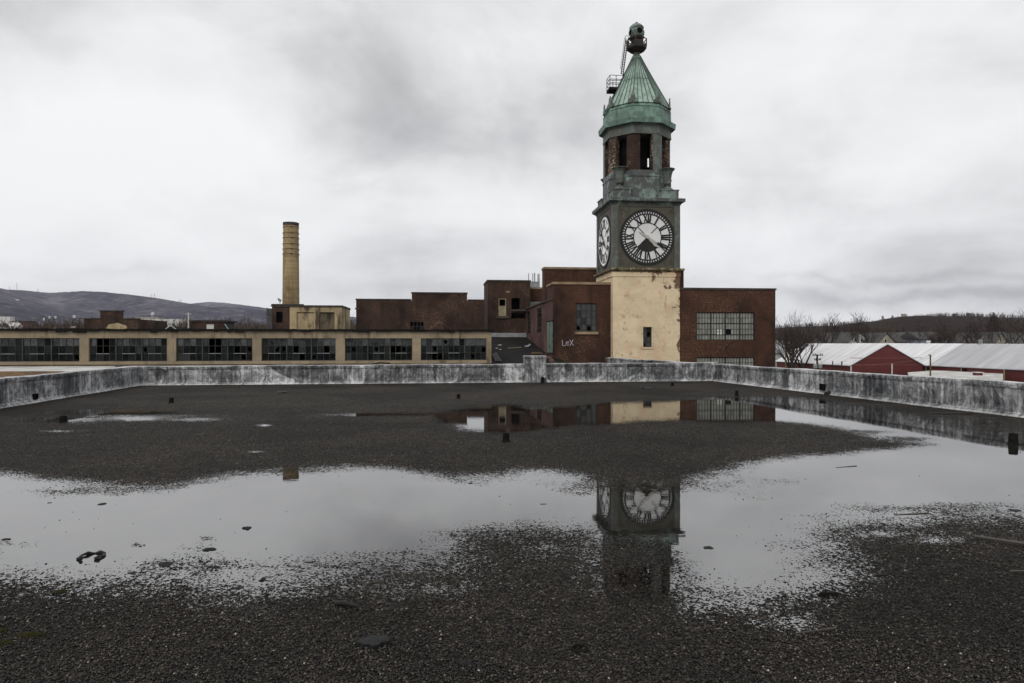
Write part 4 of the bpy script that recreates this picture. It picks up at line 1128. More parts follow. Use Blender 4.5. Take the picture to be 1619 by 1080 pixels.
m.build('patched_pane', M['glass_bright'], right, GZ)
m = MB()                                      # ribbed brick apron between the two windows
for i in range(26):
    x = hx0 + (hx1 - hx0) * (i + .5) / 26
    m.box(x - .012, x + .012, wy - .008, wy + .02, hz2 + .05, hz0 - .06)
m.build('apron_rib', M['brick'], right, GZ)

# tall block behind the tower
H2 = Frame(861, 50.0, R(6))
hb_x1 = H2.x(1081); hbz = H2.z(425.5, 0, 0)
tall = H2.thing('brick_building', 'tall plain brick block with tan coping rising behind the clock tower', 'building')
m = MB(); shell(m, 0, hb_x1, 0, 1.2, GZ, hbz); m.build('wall', M['brick'], tall, GZ)
m = MB(); coping(m, 0, hb_x1, 0, 1.2, hbz, .16, .06); m.build('coping', M['coping'], tall, GZ)

# left wing with the lean-to running back from its corner
A = Frame(875, 42.15, R(6))
ax1 = A.x(969.5); az = A.z(449.5, 0, 0)
wing = A.thing('brick_building', 'red brick wing left of the cream tower with scrawled letters and a steel window', 'building')
wx0, wx1, wz0, wz1 = A.x(910.5), A.x(944), A.z(524.5, 2, 0), A.z(479.5, 2, 0)
AD = 2.6
m = MB(); shell(m, 0, ax1, 0, AD, GZ, az, [(wx0, wx1, wz0, wz1)]); m.build('wall', M['brick'], wing, GZ)
m = MB(); coping(m, 0, ax1 - .06, 0, AD, az, .15, .06); m.build('coping', M['coping'], wing, GZ)
m = MB(); m.box(wx0 - .2, wx1 + .2, .4, .6, wz0 - .2, wz1 + .2); m.build('backing', M['dark'], wing, GZ)
window(wing, GZ, front(0, 0, 0), wx0, wx1, wz0, wz1, 4, 4, M['steel'], [M['glass_grey'], M['glass2']], bar=.03, heavy_c=(1, 3), heavy_r=(1, 3), heavy=.05, broken=[(0, 0), (2, 0)], seed=3, skew=.006)
m = MB(); m.box(wx0 - .06, wx1 + .06, -.09, .12, wz0 - .16, wz0); m.build('window_sill', M['coping'], wing, GZ)
# scrawled letters L e X
gx = lambda px: A.x(px); gz_ = lambda py: A.z(py, 1, 0)
m = MB(); gf = front(0, 0, 0)
def scr(*pts):
    for p, q in zip(pts[:-1], pts[1:]):
        m.stroke(gf, (gx(p[0]), gz_(p[1])), (gx(q[0]), gz_(q[1])), .038, .001, .008)
scr((889.0, 537.6), (889.4, 546.6), (894.6, 546.2))
scr((895.2, 542.8), (899.2, 542.3), (898.8, 540.4), (896.8, 540.0), (895.0, 542.0), (895.4, 544.8), (897.2, 545.9), (899.6, 545.2))
scr((900.6, 537.4), (906.6, 546.4)); scr((906.2, 537.0), (901.0, 546.6))
m.build('graffiti', M['scrawl'], wing, GZ)

# lean-to: its left wall continues the corner backwards
lean = A.thing('brick_building', 'low worn brick lean-to with narrow windows and green doors running back from the scrawled wing', 'building')
ly1 = A.y(831.0); lz = A.z(474.5, 0, AD)
lz = EYE + (HOR - 474.5) / FPX * A.depth(0, .6)
lw = []
for p0, p1 in ((848.8, 856.2), (833.2, 838.6)):
    lw.append((-A.y(p0), -A.y(p1)))
zw0, zw1 = A.z(526.5, 0, A.y(852)), A.z(487, 0, A.y(852))
dy0, dy1 = A.y(876.3) if A.y(876.3) > 0.05 else .06, A.y(866.5)
dz0, dz1 = A.z(557.5, 0, 1), A.z(509, 0, 1)
m = MB()
fl = leftside(0, 0, 0.0)
holed_wall(m, leftside(0, 0, -.012), -ly1, -.02, GZ, lz, [(min(a), max(a), zw0, zw1) for a in lw] , .2)
m.quad((-.012, ly1, GZ), (6, ly1, GZ), (6, ly1, lz + .9), (-.012, ly1, lz))
m.quad((-.012, .02, lz), (-.012, .02, lz - .05), (.0, .02, lz - .05), (.0, .02, lz))
m.build('wall', M['brick_lean'], lean, GZ)
m = MB(); m.box(-.10, .16, AD, ly1, lz, lz + .12); m.box(-.07, .0, .02, AD, lz + .005, lz + .09); m.build('roof_edge', M['coping_dark'], lean, GZ)
m = MB(); m.add([(.16, AD, lz + .1), (6, AD, lz + .5), (6, ly1, lz + .5), (.16, ly1, lz + .1)], [(0, 1, 2, 3)]); m.build('roof', M['tar_roof'], lean, GZ)
for i, a in enumerate(lw):
    window(lean, GZ, leftside(0, 0, -.012), min(a), max(a), zw0, zw1, 2, 5, M['steel'], [M['glass'], M['glass2']], bar=.03, depth=.1, seed=20 + i)
m = MB(); m.box(.25, .4, .3, ly1 - .1, zw0 - .2, zw1 + .2); m.build('backing', M['dark'], lean, GZ)
for i, (u0, u1, ms) in enumerate(((dy0, dy0 + (dy1 - dy0) * .44, 0), (dy0 + (dy1 - dy0) * .58, dy1, 1))):
    m = MB(); m.box(-.075, -.014, u0, u1, dz0, dz1)
    for zz in (.12, .5, .9): m.box(-.088, -.076, u0 + .08, u1 - .08, dz0 + (dz1 - dz0) * zz - .03, dz0 + (dz1 - dz0) * zz + .03)
    m.build('door', M['door_green'], lean, GZ)
m = MB(); m.box(-.03, -.0135, dy0 - .08, dy1 + .06, dz0 - .05, dz1 + .07); m.build('door_frame', M['dark'], lean, GZ)

# lower link block and pale roof behind the lean-to
K = Frame(829.5, 57.0, R(6))
link = K.thing('brick_building', 'low plain brick link block with tan coping between the stair tower and tall block', 'building')
kx1 = K.x(874); kz = K.z(457, 0, 0)
m = MB(); shell(m, 0, kx1, 0, 6, GZ, kz); m.build('wall', M['brick'], link, GZ)
m = MB(); coping(m, 0, kx1, 0, 6, kz, .15, .05); m.build('coping', M['coping'], link, GZ)
m = MB(); kz0, kz1 = K.z(490, 0, -1.4), K.z(477, 0, 0)
m.add([(.05, -1.7, kz0 - .08), (kx1 + .6, -1.7, kz0 - .08), (kx1 + .6, -.01, kz1 - .08), (.05, -.01, kz1 - .08), (.05, -1.7, kz0), (kx1 + .6, -1.7, kz0), (kx1 + .6, -.01, kz1), (.05, -.01, kz1)],
      [(0, 3, 2, 1), (4, 5, 6, 7), (0, 1, 5, 4), (1, 2, 6, 5), (2, 3, 7, 6), (3, 0, 4, 7)])
m.build('roof', M['galv'], link, GZ)

# stair tower
S = Frame(771, 55.0, R(6.5))
sx1 = S.x(838.5); sz = S.z(445, 0, 0)
stair = S.thing('brick_building', 'sooty square brick stair tower with one boarded window and one dark opening', 'building')
b0x, b1x = S.x(788.3), S.x(800.2); bz0, bz1 = S.z(500, 1, 0), S.z(472, 1, 0)
c0x, c1x = S.x(808.5), S.x(822); cz0_, cz1_ = S.z(489, 1, 0), S.z(471, 1, 0)
e0x, e1x = S.x(808.5), S.x(831); ez0, ez1 = S.z(503.5, 1, 0), S.z(495, 1, 0)
sd_y = S.y(765.2, 0)
m = MB(); shell(m, 0, sx1, 0, sd_y, GZ, sz, [(b0x, b1x, bz0, bz1), (c0x, c1x, cz0_, cz1_), (e0x, e1x, ez0, ez1)], reveal=.25); m.build('wall', M['brick_soot'], stair, GZ)
m = MB(); coping(m, 0, sx1, 0, sd_y, sz, .13, .05); m.build('coping', M['coping_dark'], stair, GZ)
m = MB(); m.box(b0x - .2, e1x + .2, .9, 1.1, ez0 - .3, bz1 + .3); m.build('backing', M['dark'], stair, GZ)
m = MB(); m.box(b0x + .02, b1x - .02, .05, .10, bz0 + .02, bz0 + (bz1 - bz0) * .53); m.build('board', M['board'], stair, GZ)
m = MB(); m.box(b0x - .18, b1x + .3, -.12, .1, bz0 - .17, bz0); m.build('window_sill', M['coping_dark'], stair, GZ)
m = MB()
for a0, a1, b0_, b1_ in ((b0x, b0x + .06, bz0, bz1), (b1x - .06, b1x, bz0, bz1), (b0x + .06, b1x - .06, bz1 - .06, bz1), (b0x + .06, b1x - .06, bz0 + (bz1 - bz0) * .53, bz0 + (bz1 - bz0) * .58)):
    m.box(a0, a1, .02, .12, b0_, b1_)
m.build('window_frame', M['board'], stair, GZ)
m = MB(); m.box(c0x - .05, c1x + .9, -.16, .06, cz0_ - .16, cz0_ - .02); m.build('ledge', M['coping_dark'], stair, GZ)
m = MB(); m.box(S.x(823.8), S.x(826.6), -.05, .02, cz0_ - .1, cz1_ + .1); m.build('downpipe', M['steel'], stair, GZ)
m = MB(); m.box(0, S.x(832), -.06, .0, S.z(533, 1, 0), S.z(526.5, 1, 0)); m.build('flashing', M['galv'], stair, GZ)
m = MB(); m.box(S.x(800), S.x(806.5), -.03, 0, S.z(462.5, 1, 0), S.z(460, 1, 0)); m.build('lintel_stone', M['coping'], stair, GZ)

# vent pipe cluster on the link roof
V = Frame(837.5, 60.0, R(6), zb=K.z(457, 0, 0))
vent = V.thing('vent_pipes', 'cluster of thin galvanised vent pipes on the roof beside the stair tower', 'vent')
m = MB(); vz0, vz1 = V.z(454, 0, 0), V.z(445, 0, 0)
m.box(0, V.x(853.5), 0, .8, vz0 - 1, vz1); m.build('collar', M['galv'], vent, V.zb)
for px in (836.5, 843, 846, 851.5, 853.5):
    m = MB(); x = V.x(px); m.tube([(x, .3, vz1 - .2), (x, .3, V.z(431.5 + (px % 2), 0, .3))], .055 if px in (846, 851.5) else .035, 8); m.build('pipe', M['galv'], vent, V.zb)

# wide stepped block
B = Frame(563, 62.0, R(6.5))
wide = B.thing('brick_building', 'wide dark brick block with a raised middle parapet behind the tan window wall', 'building')
bx1 = B.x(768); z_lo = B.z(474.5, 2, 0); z_hi = B.z(464, 5, 0)
s0, s1 = B.x(651), B.x(738.5)
w0, w1, wz0, wz1 = B.x(648.2), B.x(670.2), B.z(530, 5, 0), B.z(509, 5, 0)
m = MB(); shell(m, 0, bx1, 0, 20, GZ, z_lo, [(w0, w1, wz0, wz1)])
m.box(s0, s1, 0.0, .4, z_lo - .02, z_hi)
m.build('wall', M['brick_soot'], wide, GZ)
m = MB(); m.box(-.05, s0 - .06, -.05, .4, z_lo, z_lo + .12); m.box(s1 + .06, bx1, -.05, .4, z_lo, z_lo + .12); m.box(s0 - .05, s1 + .05, -.05, .45, z_hi, z_hi + .13)
m.box(-.10, .3, -.06, .3, B.z(489, 0, 0), B.z(487, 0, 0)); m.build('coping', M['coping_dark'], wide, GZ)
m = MB(); m.box(w0 - .2, w1 + .2, .6, .8, wz0 - .2, wz1 + .2); m.build('backing', M['dark'], wide, GZ)
window(wide, GZ, front(0, 0, 0), w0, w1, wz0, wz1, 4, 3, M['steel'], [M['glass'], M['glass']], bar=.07, edge=.05, missing=[(i, 2) for i in range(4)] + [(1, 1), (2, 1)], seed=31)
m = MB(); ff = front(0, 0, 0)
for p, q in (((678, 521.5), (695.3, 508.2)), ((695.3, 508.2), (713, 520.5))):
    m.stroke(ff, (B.x(p[0]), B.z(p[1], 7, 0)), (B.x(q[0]), B.z(q[1], 7, 0)), .16, .0, .02)
m.build('roof_scar', M['brick_lean'], wide, GZ)

# black sloping roof between the window wall and the lean-to, with debris
n0, n1 = gpt(700, 600), None
def at(px, py, D): return Vector(((px - CX) / FPX * D, D, EYE - (py - HOR) / FPX * D))
m = MB()
p = [at(740, 578, 38.6), at(905, 580, 38.6), at(836, 531, 56.5), at(735, 532, 55.0)]
m.add([tuple(v) for v in p] + [(v.x, v.y, v.z - .3) for v in p], [(0, 1, 2, 3), (0, 4, 5, 1), (1, 5, 6, 2), (2, 6, 7, 3), (3, 7, 4, 0)])
tag(m.build('sloping_roof', M['tar_roof']), kind='structure')
def on_slope(px, py):
    a, b_, c = p[0], p[1], p[3]; n = (b_ - a).cross(c - a)
    d = Vector(((px - CX) / FPX, 1, -(py - HOR) / FPX)); o_ = Vector((0, 0, EYE))
    return o_ + d * ((a - o_).dot(n) / d.dot(n))
def scrap(name, px, py, w, h, mat, label, cat, rz, tilt=.15, seed=1, group=None, P=None, thick=.03, n=9):
    rnd = random.Random(seed)
    P = P or on_slope(px, py)
    pts = []
    for k in range(n):
        a = 2 * math.pi * k / n; r = rnd.uniform(.65, 1.0)
        pts.append((w / 2 * r * math.cos(a), h / 2 * r * math.sin(a)))
    m_ = MB()
    top = [(x, y, thick + rnd.uniform(0, tilt * w * .5) * (0.5 + x / w)) for x, y in pts]
    bot = [(x, y, 0 if tilt < .3 else z - thick) for (x, y, z) in top]
    ct = (0, 0, thick * 1.3 + tilt * w * .12)
    vs = top + bot + [ct]
    fs = [(k, (k + 1) % n, 2 * n) for k in range(n)] + [(k, n + k, n + (k + 1) % n, (k + 1) % n) for k in range(n)] + [tuple(n + k for k in range(n))[::-1]]
    m_.add(vs, fs)
    o_ = m_.build(name, mat, loc=(0, 0, 0))
    o_.location = P; o_.rotation_euler = (0, 0, rz)
    return tag(o_, label, cat, group)
scrap('metal_sheet', 835, 549, .62, .5, M['galv'], 'crumpled pale grey metal sheet lying on the black sloping roof by the lean-to', 'metal sheet', .4, .9, 3, thick=.05)
scrap('scrap', 790, 546, .3, .2, M['white'], 'small white scrap farthest up the black sloping roof', 'scrap', .2, .2, 5)
scrap('scrap', 785, 551, .22, .2, M['white'], 'small white scrap on the black sloping roof, nearest the window wall', 'scrap', .7, .2, 6)
scrap('scrap', 791, 553, .24, .2, M['white'], 'small white scrap on the black sloping roof, between two others and the fallen lath', 'scrap', 1.7, .2, 7)
m = MB(); q0, q1 = on_slope(803, 551.5), on_slope(824, 550.5); m.beam(q0 + Vector((0, 0, .05)), q1 + Vector((0, 0, .05)), .07, .04)
c_ = (q0 + q1) / 2; tag(m.build('lath', M['board'], loc=tuple(c_)), 'thin pale lath lying across the black sloping roof', 'lath')
m = MB(); q0, q1 = on_slope(779, 562), on_slope(787, 573)
for k in range(3): m.beam(q0 + Vector((.1 * k, 0, .10 + .04 * k)), q1 + Vector((.14 * k - .1, .1, .06)), .10, .03)
for k in range(2): m.beam(q0 + Vector((-.2, .3 * k, .05)), q0 + Vector((.45, .2 - .3 * k, .12)), .05, .03)
c_ = (q0 + q1) / 2; tag(m.build('debris_pile', M['wood'], loc=tuple(c_)), 'small pile of broken dark boards at the right end of the window wall', 'debris')
m = MB(); q0, q1 = on_slope(840, 560.5), on_slope(857, 560.5); m.beam(q0 + Vector((0, 0, .1)), q1 + Vector((0, 0, .1)), .12, .1)
c_ = (q0 + q1) / 2; tag(m.build('timber', M['pole_wood'], loc=tuple(c_)), 'short pale yellow timber lying behind the raised parapet block', 'timber')
m = MB()
for k in range(9):
    q = on_slope(862 + k * 1.6, 561 + k * 1.5); m.boxm(Matrix.Translation(q + Vector((random.uniform(-.1, .1), 0, .06))) @ Matrix.Rotation(random.uniform(0, 3), 4, 'Z') @ Matrix.Rotation(random.uniform(-.4, .4), 4, 'X'), .3, .14, .07)
tag(m.build('rubble', M['brick_lean'], loc=tuple(on_slope(868, 567))), kind='stuff', label='broken brick and mortar lying along the foot of the lean-to wall', cat='rubble')

# ------------------------------------------------------------------ long window wall on the left
F = Frame(777, 38.0, R(7.5))
hall = F.thing('window_hall', 'long low tan concrete hall with a band of broken steel windows', 'building')
fx0 = F.x(-170)
ztop = F.z(524.5, 0, 0); zhead = F.z(535, -2, 0); zsill = F.z(569.5, -2, 0); zbot = F.z(574, -2, 0)
bays = [(-165, -28), (-12, 125.7), (141, 264), (279, 399), (413.7, 530.6), (545.6, 651.7), (665.5, 769)]
holes = [(F.x(a), F.x(b_), zsill, zhead) for a, b_ in bays]
m = MB(); holed_wall(m, front(0, 0, 0), fx0, 0, zbot - 1.4, ztop, holes, .16)
m.quad((0, 0, zbot - 3), (0, 12, zbot - 3), (0, 12, ztop), (0, 0, ztop)); m.quad((fx0, 12, zbot - 3), (fx0, 0, zbot - 3), (fx0, 0, ztop), (fx0, 12, ztop))
m.build('wall', M['concrete'], hall, GZ)
for a, b_ in zip([(-170, -165)] + bays, bays + [(777, 777)]):
    x0, x1 = F.x(a[1]), F.x(b_[0])
    if x1 - x0 > .2:
        m = MB(); m.box(x0 + .01, x1 - .01, -.035, .1, zsill - .05, zhead + .01); m.build('pier', M['concrete'], hall, GZ)
m = MB(); rnd = random.Random(4)
x = fx0 - .1
while x < .1:                                 # ragged felt edge
    w_ = rnd.uniform(.12, .5); x2 = min(x + w_, .12)
    m.box(x, x2, -.12 - rnd.uniform(0, .03), .3, ztop + .002 - (rnd.uniform(.0, .035) if rnd.random() < .7 else rnd.uniform(.03, .10) if rnd.random() < .35 else 0), ztop + .10 + rnd.uniform(0, .03)); x = x2
m.build('roof_edge', M['stub'], hall, GZ)
m = MB(); m.box(fx0 - .1, .1, .3, 12, ztop + .0, ztop + .10)
m.build('roof', M['tar_roof'], hall, GZ)
m = MB(); m.box(fx0, 0, 5.2, 5.4, zbot - 1, ztop - .05); m.box(fx0, -.1, .3, 5.2, zbot - .4, zbot - .3); m.build('interior', M['dark'], hall, GZ)
m = MB(); m.box(fx0, 0, -.10, .0, zsill - .16, zsill - .02); m.build('window_sill', M['concrete'], hall, GZ)
miss = [[(1, 1)], [], [(1, 2), (2, 2), (1, 1), (2, 1)], [(5, 2), (6, 2), (5, 1), (6, 1), (9, 1)], [(5, 1), (6, 0), (10, 1)], [(8, 1), (9, 1)], [(2, 0), (3, 0)]]
brok = [[(2, 1), (7, 0)], [(11, 0)], [(8, 1)], [(10, 0), (11, 1)], [(2, 1), (8, 0), (3, 1)], [(1, 1), (5, 1), (10, 1)], [(2, 1), (4, 2), (9, 0), (11, 1)]]
for i, h_ in enumerate(holes):
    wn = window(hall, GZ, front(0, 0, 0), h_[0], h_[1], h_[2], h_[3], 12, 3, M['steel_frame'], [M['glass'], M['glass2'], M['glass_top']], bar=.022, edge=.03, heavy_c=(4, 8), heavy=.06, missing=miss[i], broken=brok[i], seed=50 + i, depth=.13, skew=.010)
    # half-open vents: their pale bottom rails and pale top lights
    m = MB(); ww = (h_[1] - h_[0]) / 12; hh = (h_[3] - h_[2])
    for c0 in ((1, 3), (5, 7), (9, 11)):
        if random.random() < .75:
            m.slab([(h_[0] + ww * c0[0], h_[2] + hh * .318), (h_[0] + ww * c0[1], h_[2] + hh * .318), (h_[0] + ww * c0[1], h_[2] + hh * .338), (h_[0] + ww * c0[0], h_[2] + hh * .338)], front(0, 0, 0), -.09, -.05)
    if m.f:
        o = m.build('vent_rail', M['galv'], wn, GZ)

# white lower roof in front of the hall
m = MB()
qa = [at(-260, 587.5, 26), at(120, 583, 31.5), at(300, 580, 33), at(790, 577, 34.5)]
z_ = .30
fa = [Vector((-31, 27.0)), Vector((-24.5, 29.5)), Vector((-14.5, 30.6)), Vector((-.9, 31.6))]
fbk = [Vector((F.o[0] + F.c * x, F.o[1] + F.s * x)) for x in (fx0, -22, -12, 0)]
vs = [(v.x, v.y, z_) for v in fa] + [(v.x, v.y - .01, z_ + .03) for v in fbk]
vs += [(v.x, v.y, z_ - .7) for v in fa]
m.add(vs, [(0, 1, 5, 4), (1, 2, 6, 5), (2, 3, 7, 6)]); m.mi = 1
m.f += [[0 + i, 8 + i, 9 + i, 1 + i] for i in range(3)]; m.m += [1] * 3
tag(m.build('white_roof', [M['white_roof'], M['fascia_brown']]), kind='structure')
m = MB(); m.quad((-60, 16, -.9), (24, 16, -.9), (24, 75, -.9), (-60, 75, -.9))
tag(m.build('lower_roof', M['low_roof']), kind='structure')
m = MB(); q0 = at(590, 575.5, 33.5); q1 = at(617, 574.5, 33.7)
m.tube([q0, q0 + (q1 - q0) * .4 + Vector((0, 0, .06)), q1], .035, 6)
m.tube([q0 + Vector((-.05, .1, 0)), q0 + Vector((.3, .25, .07)), q0 + Vector((.7, .2, .03))], .03, 6)
tag(m.build('cable', M['rubber'], loc=tuple((q0 + q1) / 2)), 'short loop of black cable lying on the white roof below the fifth window', 'cable')
o = scrap('scrap', 188, 579, .45, .35, M['rubber'], 'black scrap lying on the white roof behind the left parapet corner', 'scrap', .3, .3, 8, P=at(188, 580, 31.0))

# ------------------------------------------------------------------ chimney and its block
CH = Frame(460, 112.0, 0)
chim = CH.thing('chimney', 'tall round yellow brick factory chimney with dark iron hoops', 'chimney')
r0 = 13.0 / FPX * 112; r1 = 11.7 / FPX * 112
zt = CH.z(352.5); zb_ = CH.z(490)
rr = lambda z: r0 + (r1 - r0) * (z - zb_) / (zt - zb_)
m = MB(); m.lathe(0, 0, [(rr(GZ), GZ), (r0, zb_), (r1, zt - .5)], 40); m.build('shaft', M['brick_yellow'], chim, GZ, smooth=True)
m = MB(); m.lathe(0, 0, [(r1, zt - .5), (r1 + .05, zt - .45), (r1 + .06, zt), (r1 - .35, zt), (r1 - .35, zt - 1)], 40, cap=False); m.build('cap', M['coping_dark'], chim, GZ)
for py in (360, 369.3, 376.8, 386.6, 394.6, 402.5):
    z = CH.z(py); m = MB(); m.lathe(0, 0, [(rr(z), z - .04), (rr(z) + .02, z - .04), (rr(z) + .02, z + .04), (rr(z), z + .04)], 40, cap=False)
    for k in range(4):
        a = k * 1.57 - 1.2; m.boxm(Matrix.Translation((math.cos(a) * (rr(z) + .04), math.sin(a) * (rr(z) + .04), z)) @ Matrix.Rotation(a, 4, 'Z'), .05, .3, .2)
    m.build('iron_hoop', M['hoop'], chim, GZ)

Q = Frame(430, 88.0, R(6))
block = Q.thing('boiler_house', 'stained flat roofed block with a black hole in its brick end below the chimney', 'building')
qx1 = Q.x(540.5); qz = Q.z(485, 0, 0); qb = Q.x(458)
qd = 8
m = MB(); hx = (Q.x(436.5), Q.x(447), Q.z(510, 0, 0), Q.z(493, 0, 0))
holed_wall(m, front(0, 0, 0), 0, qb, GZ, qz, [hx], .4); m.quad((0, qd, GZ), (0, 0, GZ), (0, 0, qz), (0, qd, qz)); m.build('end_wall', M['brick_soot'], block, GZ)
m = MB(); p0, p1 = Q.x(469), Q.x(496.5); p2, p3 = Q.x(504.5), Q.x(529)
zz0, zz1 = Q.z(560, 5, 0), Q.z(493.5, 5, 0)
holed_wall(m, front(0, 0, 0), qb, qx1, GZ, qz, [(p0, p1, zz0, zz1), (p2, p3, zz0, zz1)], .25)
m.quad((qx1, 0, GZ), (qx1, qd, GZ), (qx1, qd, qz), (qx1, 0, qz)); m.quad((qx1, qd, GZ), (0, qd, GZ), (0, qd, qz), (qx1, qd, qz)); m.build('wall', M['stucco'], block, GZ)
m = MB(); m.box(p0, p1, .2, .3, zz0, zz1); m.build('bricked_bay', M['stucco'], block, GZ)
m = MB(); m.box(p2, p3, .2, .3, zz0, zz1); m.build('bricked_bay', M['stucco_dark'], block, GZ)
m = MB(); m.box(hx[0] - .3, hx[1] + .3, .8, 1, hx[2] - .3, hx[3] + .3); m.build('backing', M['dark'], block, GZ)
m = MB(); m.box(-.1, qx1 + .1, -.1, qd, qz, qz + .22); m.box(-.05, Q.x(480), -.14, .2, qz + .22, qz + .36); m.build('roof', M['coping_dark'], block, GZ)
m = MB(); m.box(Q.x(419.5), -.01, .6, 6, GZ, Q.z(487.5, 0, 0)); m.box(Q.x(419.5) - .1, 0, .5, .62, Q.z(497, 0, 0), Q.z(495.5, 0, 0)); m.build('annexe', M['grey_roof'], block, GZ)

# stepped brick gable far left
E = Frame(133, 92.0, R(6))
gab = E.thing('brick_building', 'ruined stepped brick gable rising above the window hall on the far left', 'building')
e1, e2, e3 = E.x(158.5), E.x(192.5), E.x(218)
zl_, zh_ = E.z(504.5, 3, 0), E.z(492.5, 3, 0)
m = MB(); shell(m, 0, e3, 0, 10, GZ, zl_); m.box(e1, e2, 0.0, .5, zl_ - .02, zh_); m.build('wall', M['brick_soot'], gab, GZ)
m = MB(); m.box(-.1, e1 - .1, -.08, .5, zl_, zl_ + .14); m.box(e2 + .1, e3 + .1, -.08, .5, zl_, zl_ + .14); m.box(e1 - .1, e2 + .1, -.08, .55, zh_, zh_ + .16); m.build('coping', M['coping_dark'], gab, GZ)
m = MB(); fe = front(0, 0, 0); m.slab([(E.x(165), E.z(523, 3, 0)), (E.x(203), E.z(523, 3, 0)), (E.x(200), E.z(515, 3, 0)), (E.x(186), E.z(510.5, 3, 0)), (E.x(172), E.z(513, 3, 0))], fe, .0, .02); m.build('render_patch', M['stucco'], gab, GZ)
m = MB(); m.box(E.x(100), -.02, 1, 6, GZ, E.z(518.5, 0, 1)); m.box(e3 + .02, E.x(253), 1, 6, GZ, E.z(521, 6, 1)); m.build('side_wall', M['brick_soot'], gab, GZ)

# low gabled roof with white barge boards
Gf = Frame(258, 100.0, R(20))
low = Gf.thing('low_house', 'low dark felt roof with white edged little gable just above the window hall', 'house')
g1 = Gf.x(282); gap = Gf.z(515.5, g1 / 2, 0); gev = Gf.z(524, 0, 0)
m = MB(); m.add([(0, 0, gev), (g1, 0, gev), (g1 / 2, 0, gap), (0, 0, GZ), (g1, 0, GZ)], [(0, 1, 2), (3, 4, 1, 0)]); m.build('wall', M['dark_roof'], low, GZ)
m = MB(); Lr = 16
m.add([(-.1, -.1, gev - .05), (g1 / 2, -.1, gap + .06), (g1 / 2, Lr, gap + .06), (-.1, Lr, gev - .05), (g1 + .1, -.1, gev - .05), (g1 + .1, Lr, gev - .05)], [(0, 1, 2, 3), (1, 4, 5, 2)])
m.add([(g1 / 2, .5, gap), (Gf.x(335), .5, gev + .1), (Gf.x(335), 6, gev + .1), (g1 / 2, 6, gap)], [(0, 1, 2, 3)])
m.add([(g1 / 2, .5, gap), (Gf.x(335), .5, gev + .1), (Gf.x(335), .5, gev - 2), (g1 / 2, .5, gev - 2)], [(3, 2, 1, 0)])
m.build('roof', M['dark_roof'], low, GZ)
m = MB(); m.beam((-.15, -.14, gev - .02), (g1 / 2, -.14, gap + .1), .08, .12); m.beam((g1 / 2, -.16, gap + .1), (g1 + .15, -.16, gev - .02), .08, .12); m.build('barge_board', M['white'], low, GZ)

# small shed with a white window
Hf = Frame(300, 96.0, R(6))
shed = Hf.thing('roof_shed', 'small dark shed with white window and slatted slope behind the window hall', 'shed')
h1 = Hf.x(354); hz = Hf.z(508.5, 2, 0)
m = MB(); sw = (Hf.x(326), Hf.x(338), Hf.z(521, 2, 0), Hf.z(512.5, 2, 0)); holed_wall(m, front(0, 0, 0), 0, h1, GZ, hz, [sw], .15)
m.quad((0, 5, GZ), (0, 0, GZ), (0, 0, hz), (0, 5, hz)); m.quad((h1, 0, GZ), (h1, 5, GZ), (h1, 5, hz), (h1, 0, hz)); m.build('wall', M['brick_soot'], shed, GZ)
window(shed, GZ, front(0, 0, 0), *sw, 3, 2, M['white'], M['glass_bright'], bar=.06, edge=.06, depth=.1, seed=3)
m = MB(); m.box(-.1, h1 + .3, -.15, 5, hz, hz + .22); m.build('roof', M['coping_dark'], shed, GZ)
m = MB(); hx2 = Hf.x(376); m.add([(h1 + .02, .1, hz - .02), (hx2, .1, GZ + 9.2), (hx2, 4, GZ + 9.2), (h1 + .02, 4, hz - .02), (h1 + .02, .1, GZ), (hx2, .1, GZ)], [(0, 1, 2, 3), (4, 5, 1, 0)]); m.build('slope', M['dark_roof'], shed, GZ)
m = MB()
for k in range(4):
    x = h1 + .1 + k * .42; zt_ = hz - (x - h1) * (hz - GZ - 9.2) / (hx2 - h1)
    m.beam((x, .06, zt_ - .12), (x + .5, .06, zt_ - .85), .12, .05)
m.build('slat', M['white'], shed, GZ)

# white lamp mast
Lf = Frame(298, 105.0, 0)
lamp = Lf.thing('lamp_mast', 'white lamp mast with a small crossarm standing left of the shed', 'mast')
m = MB(); m.tube([(0, 0, GZ), (0, 0, Lf.z(495))], [.16, .09], 8); m.build('pole', M['white'], lamp, GZ)
m = MB(); m.beam((-.45, 0, Lf.z(496.5)), (.45, 0, Lf.z(496.5)), .08); m.beam((0, 0, Lf.z(496)), (0, 0, Lf.z(493.5)), .07); m.build('crossarm', M['white'], lamp, GZ)

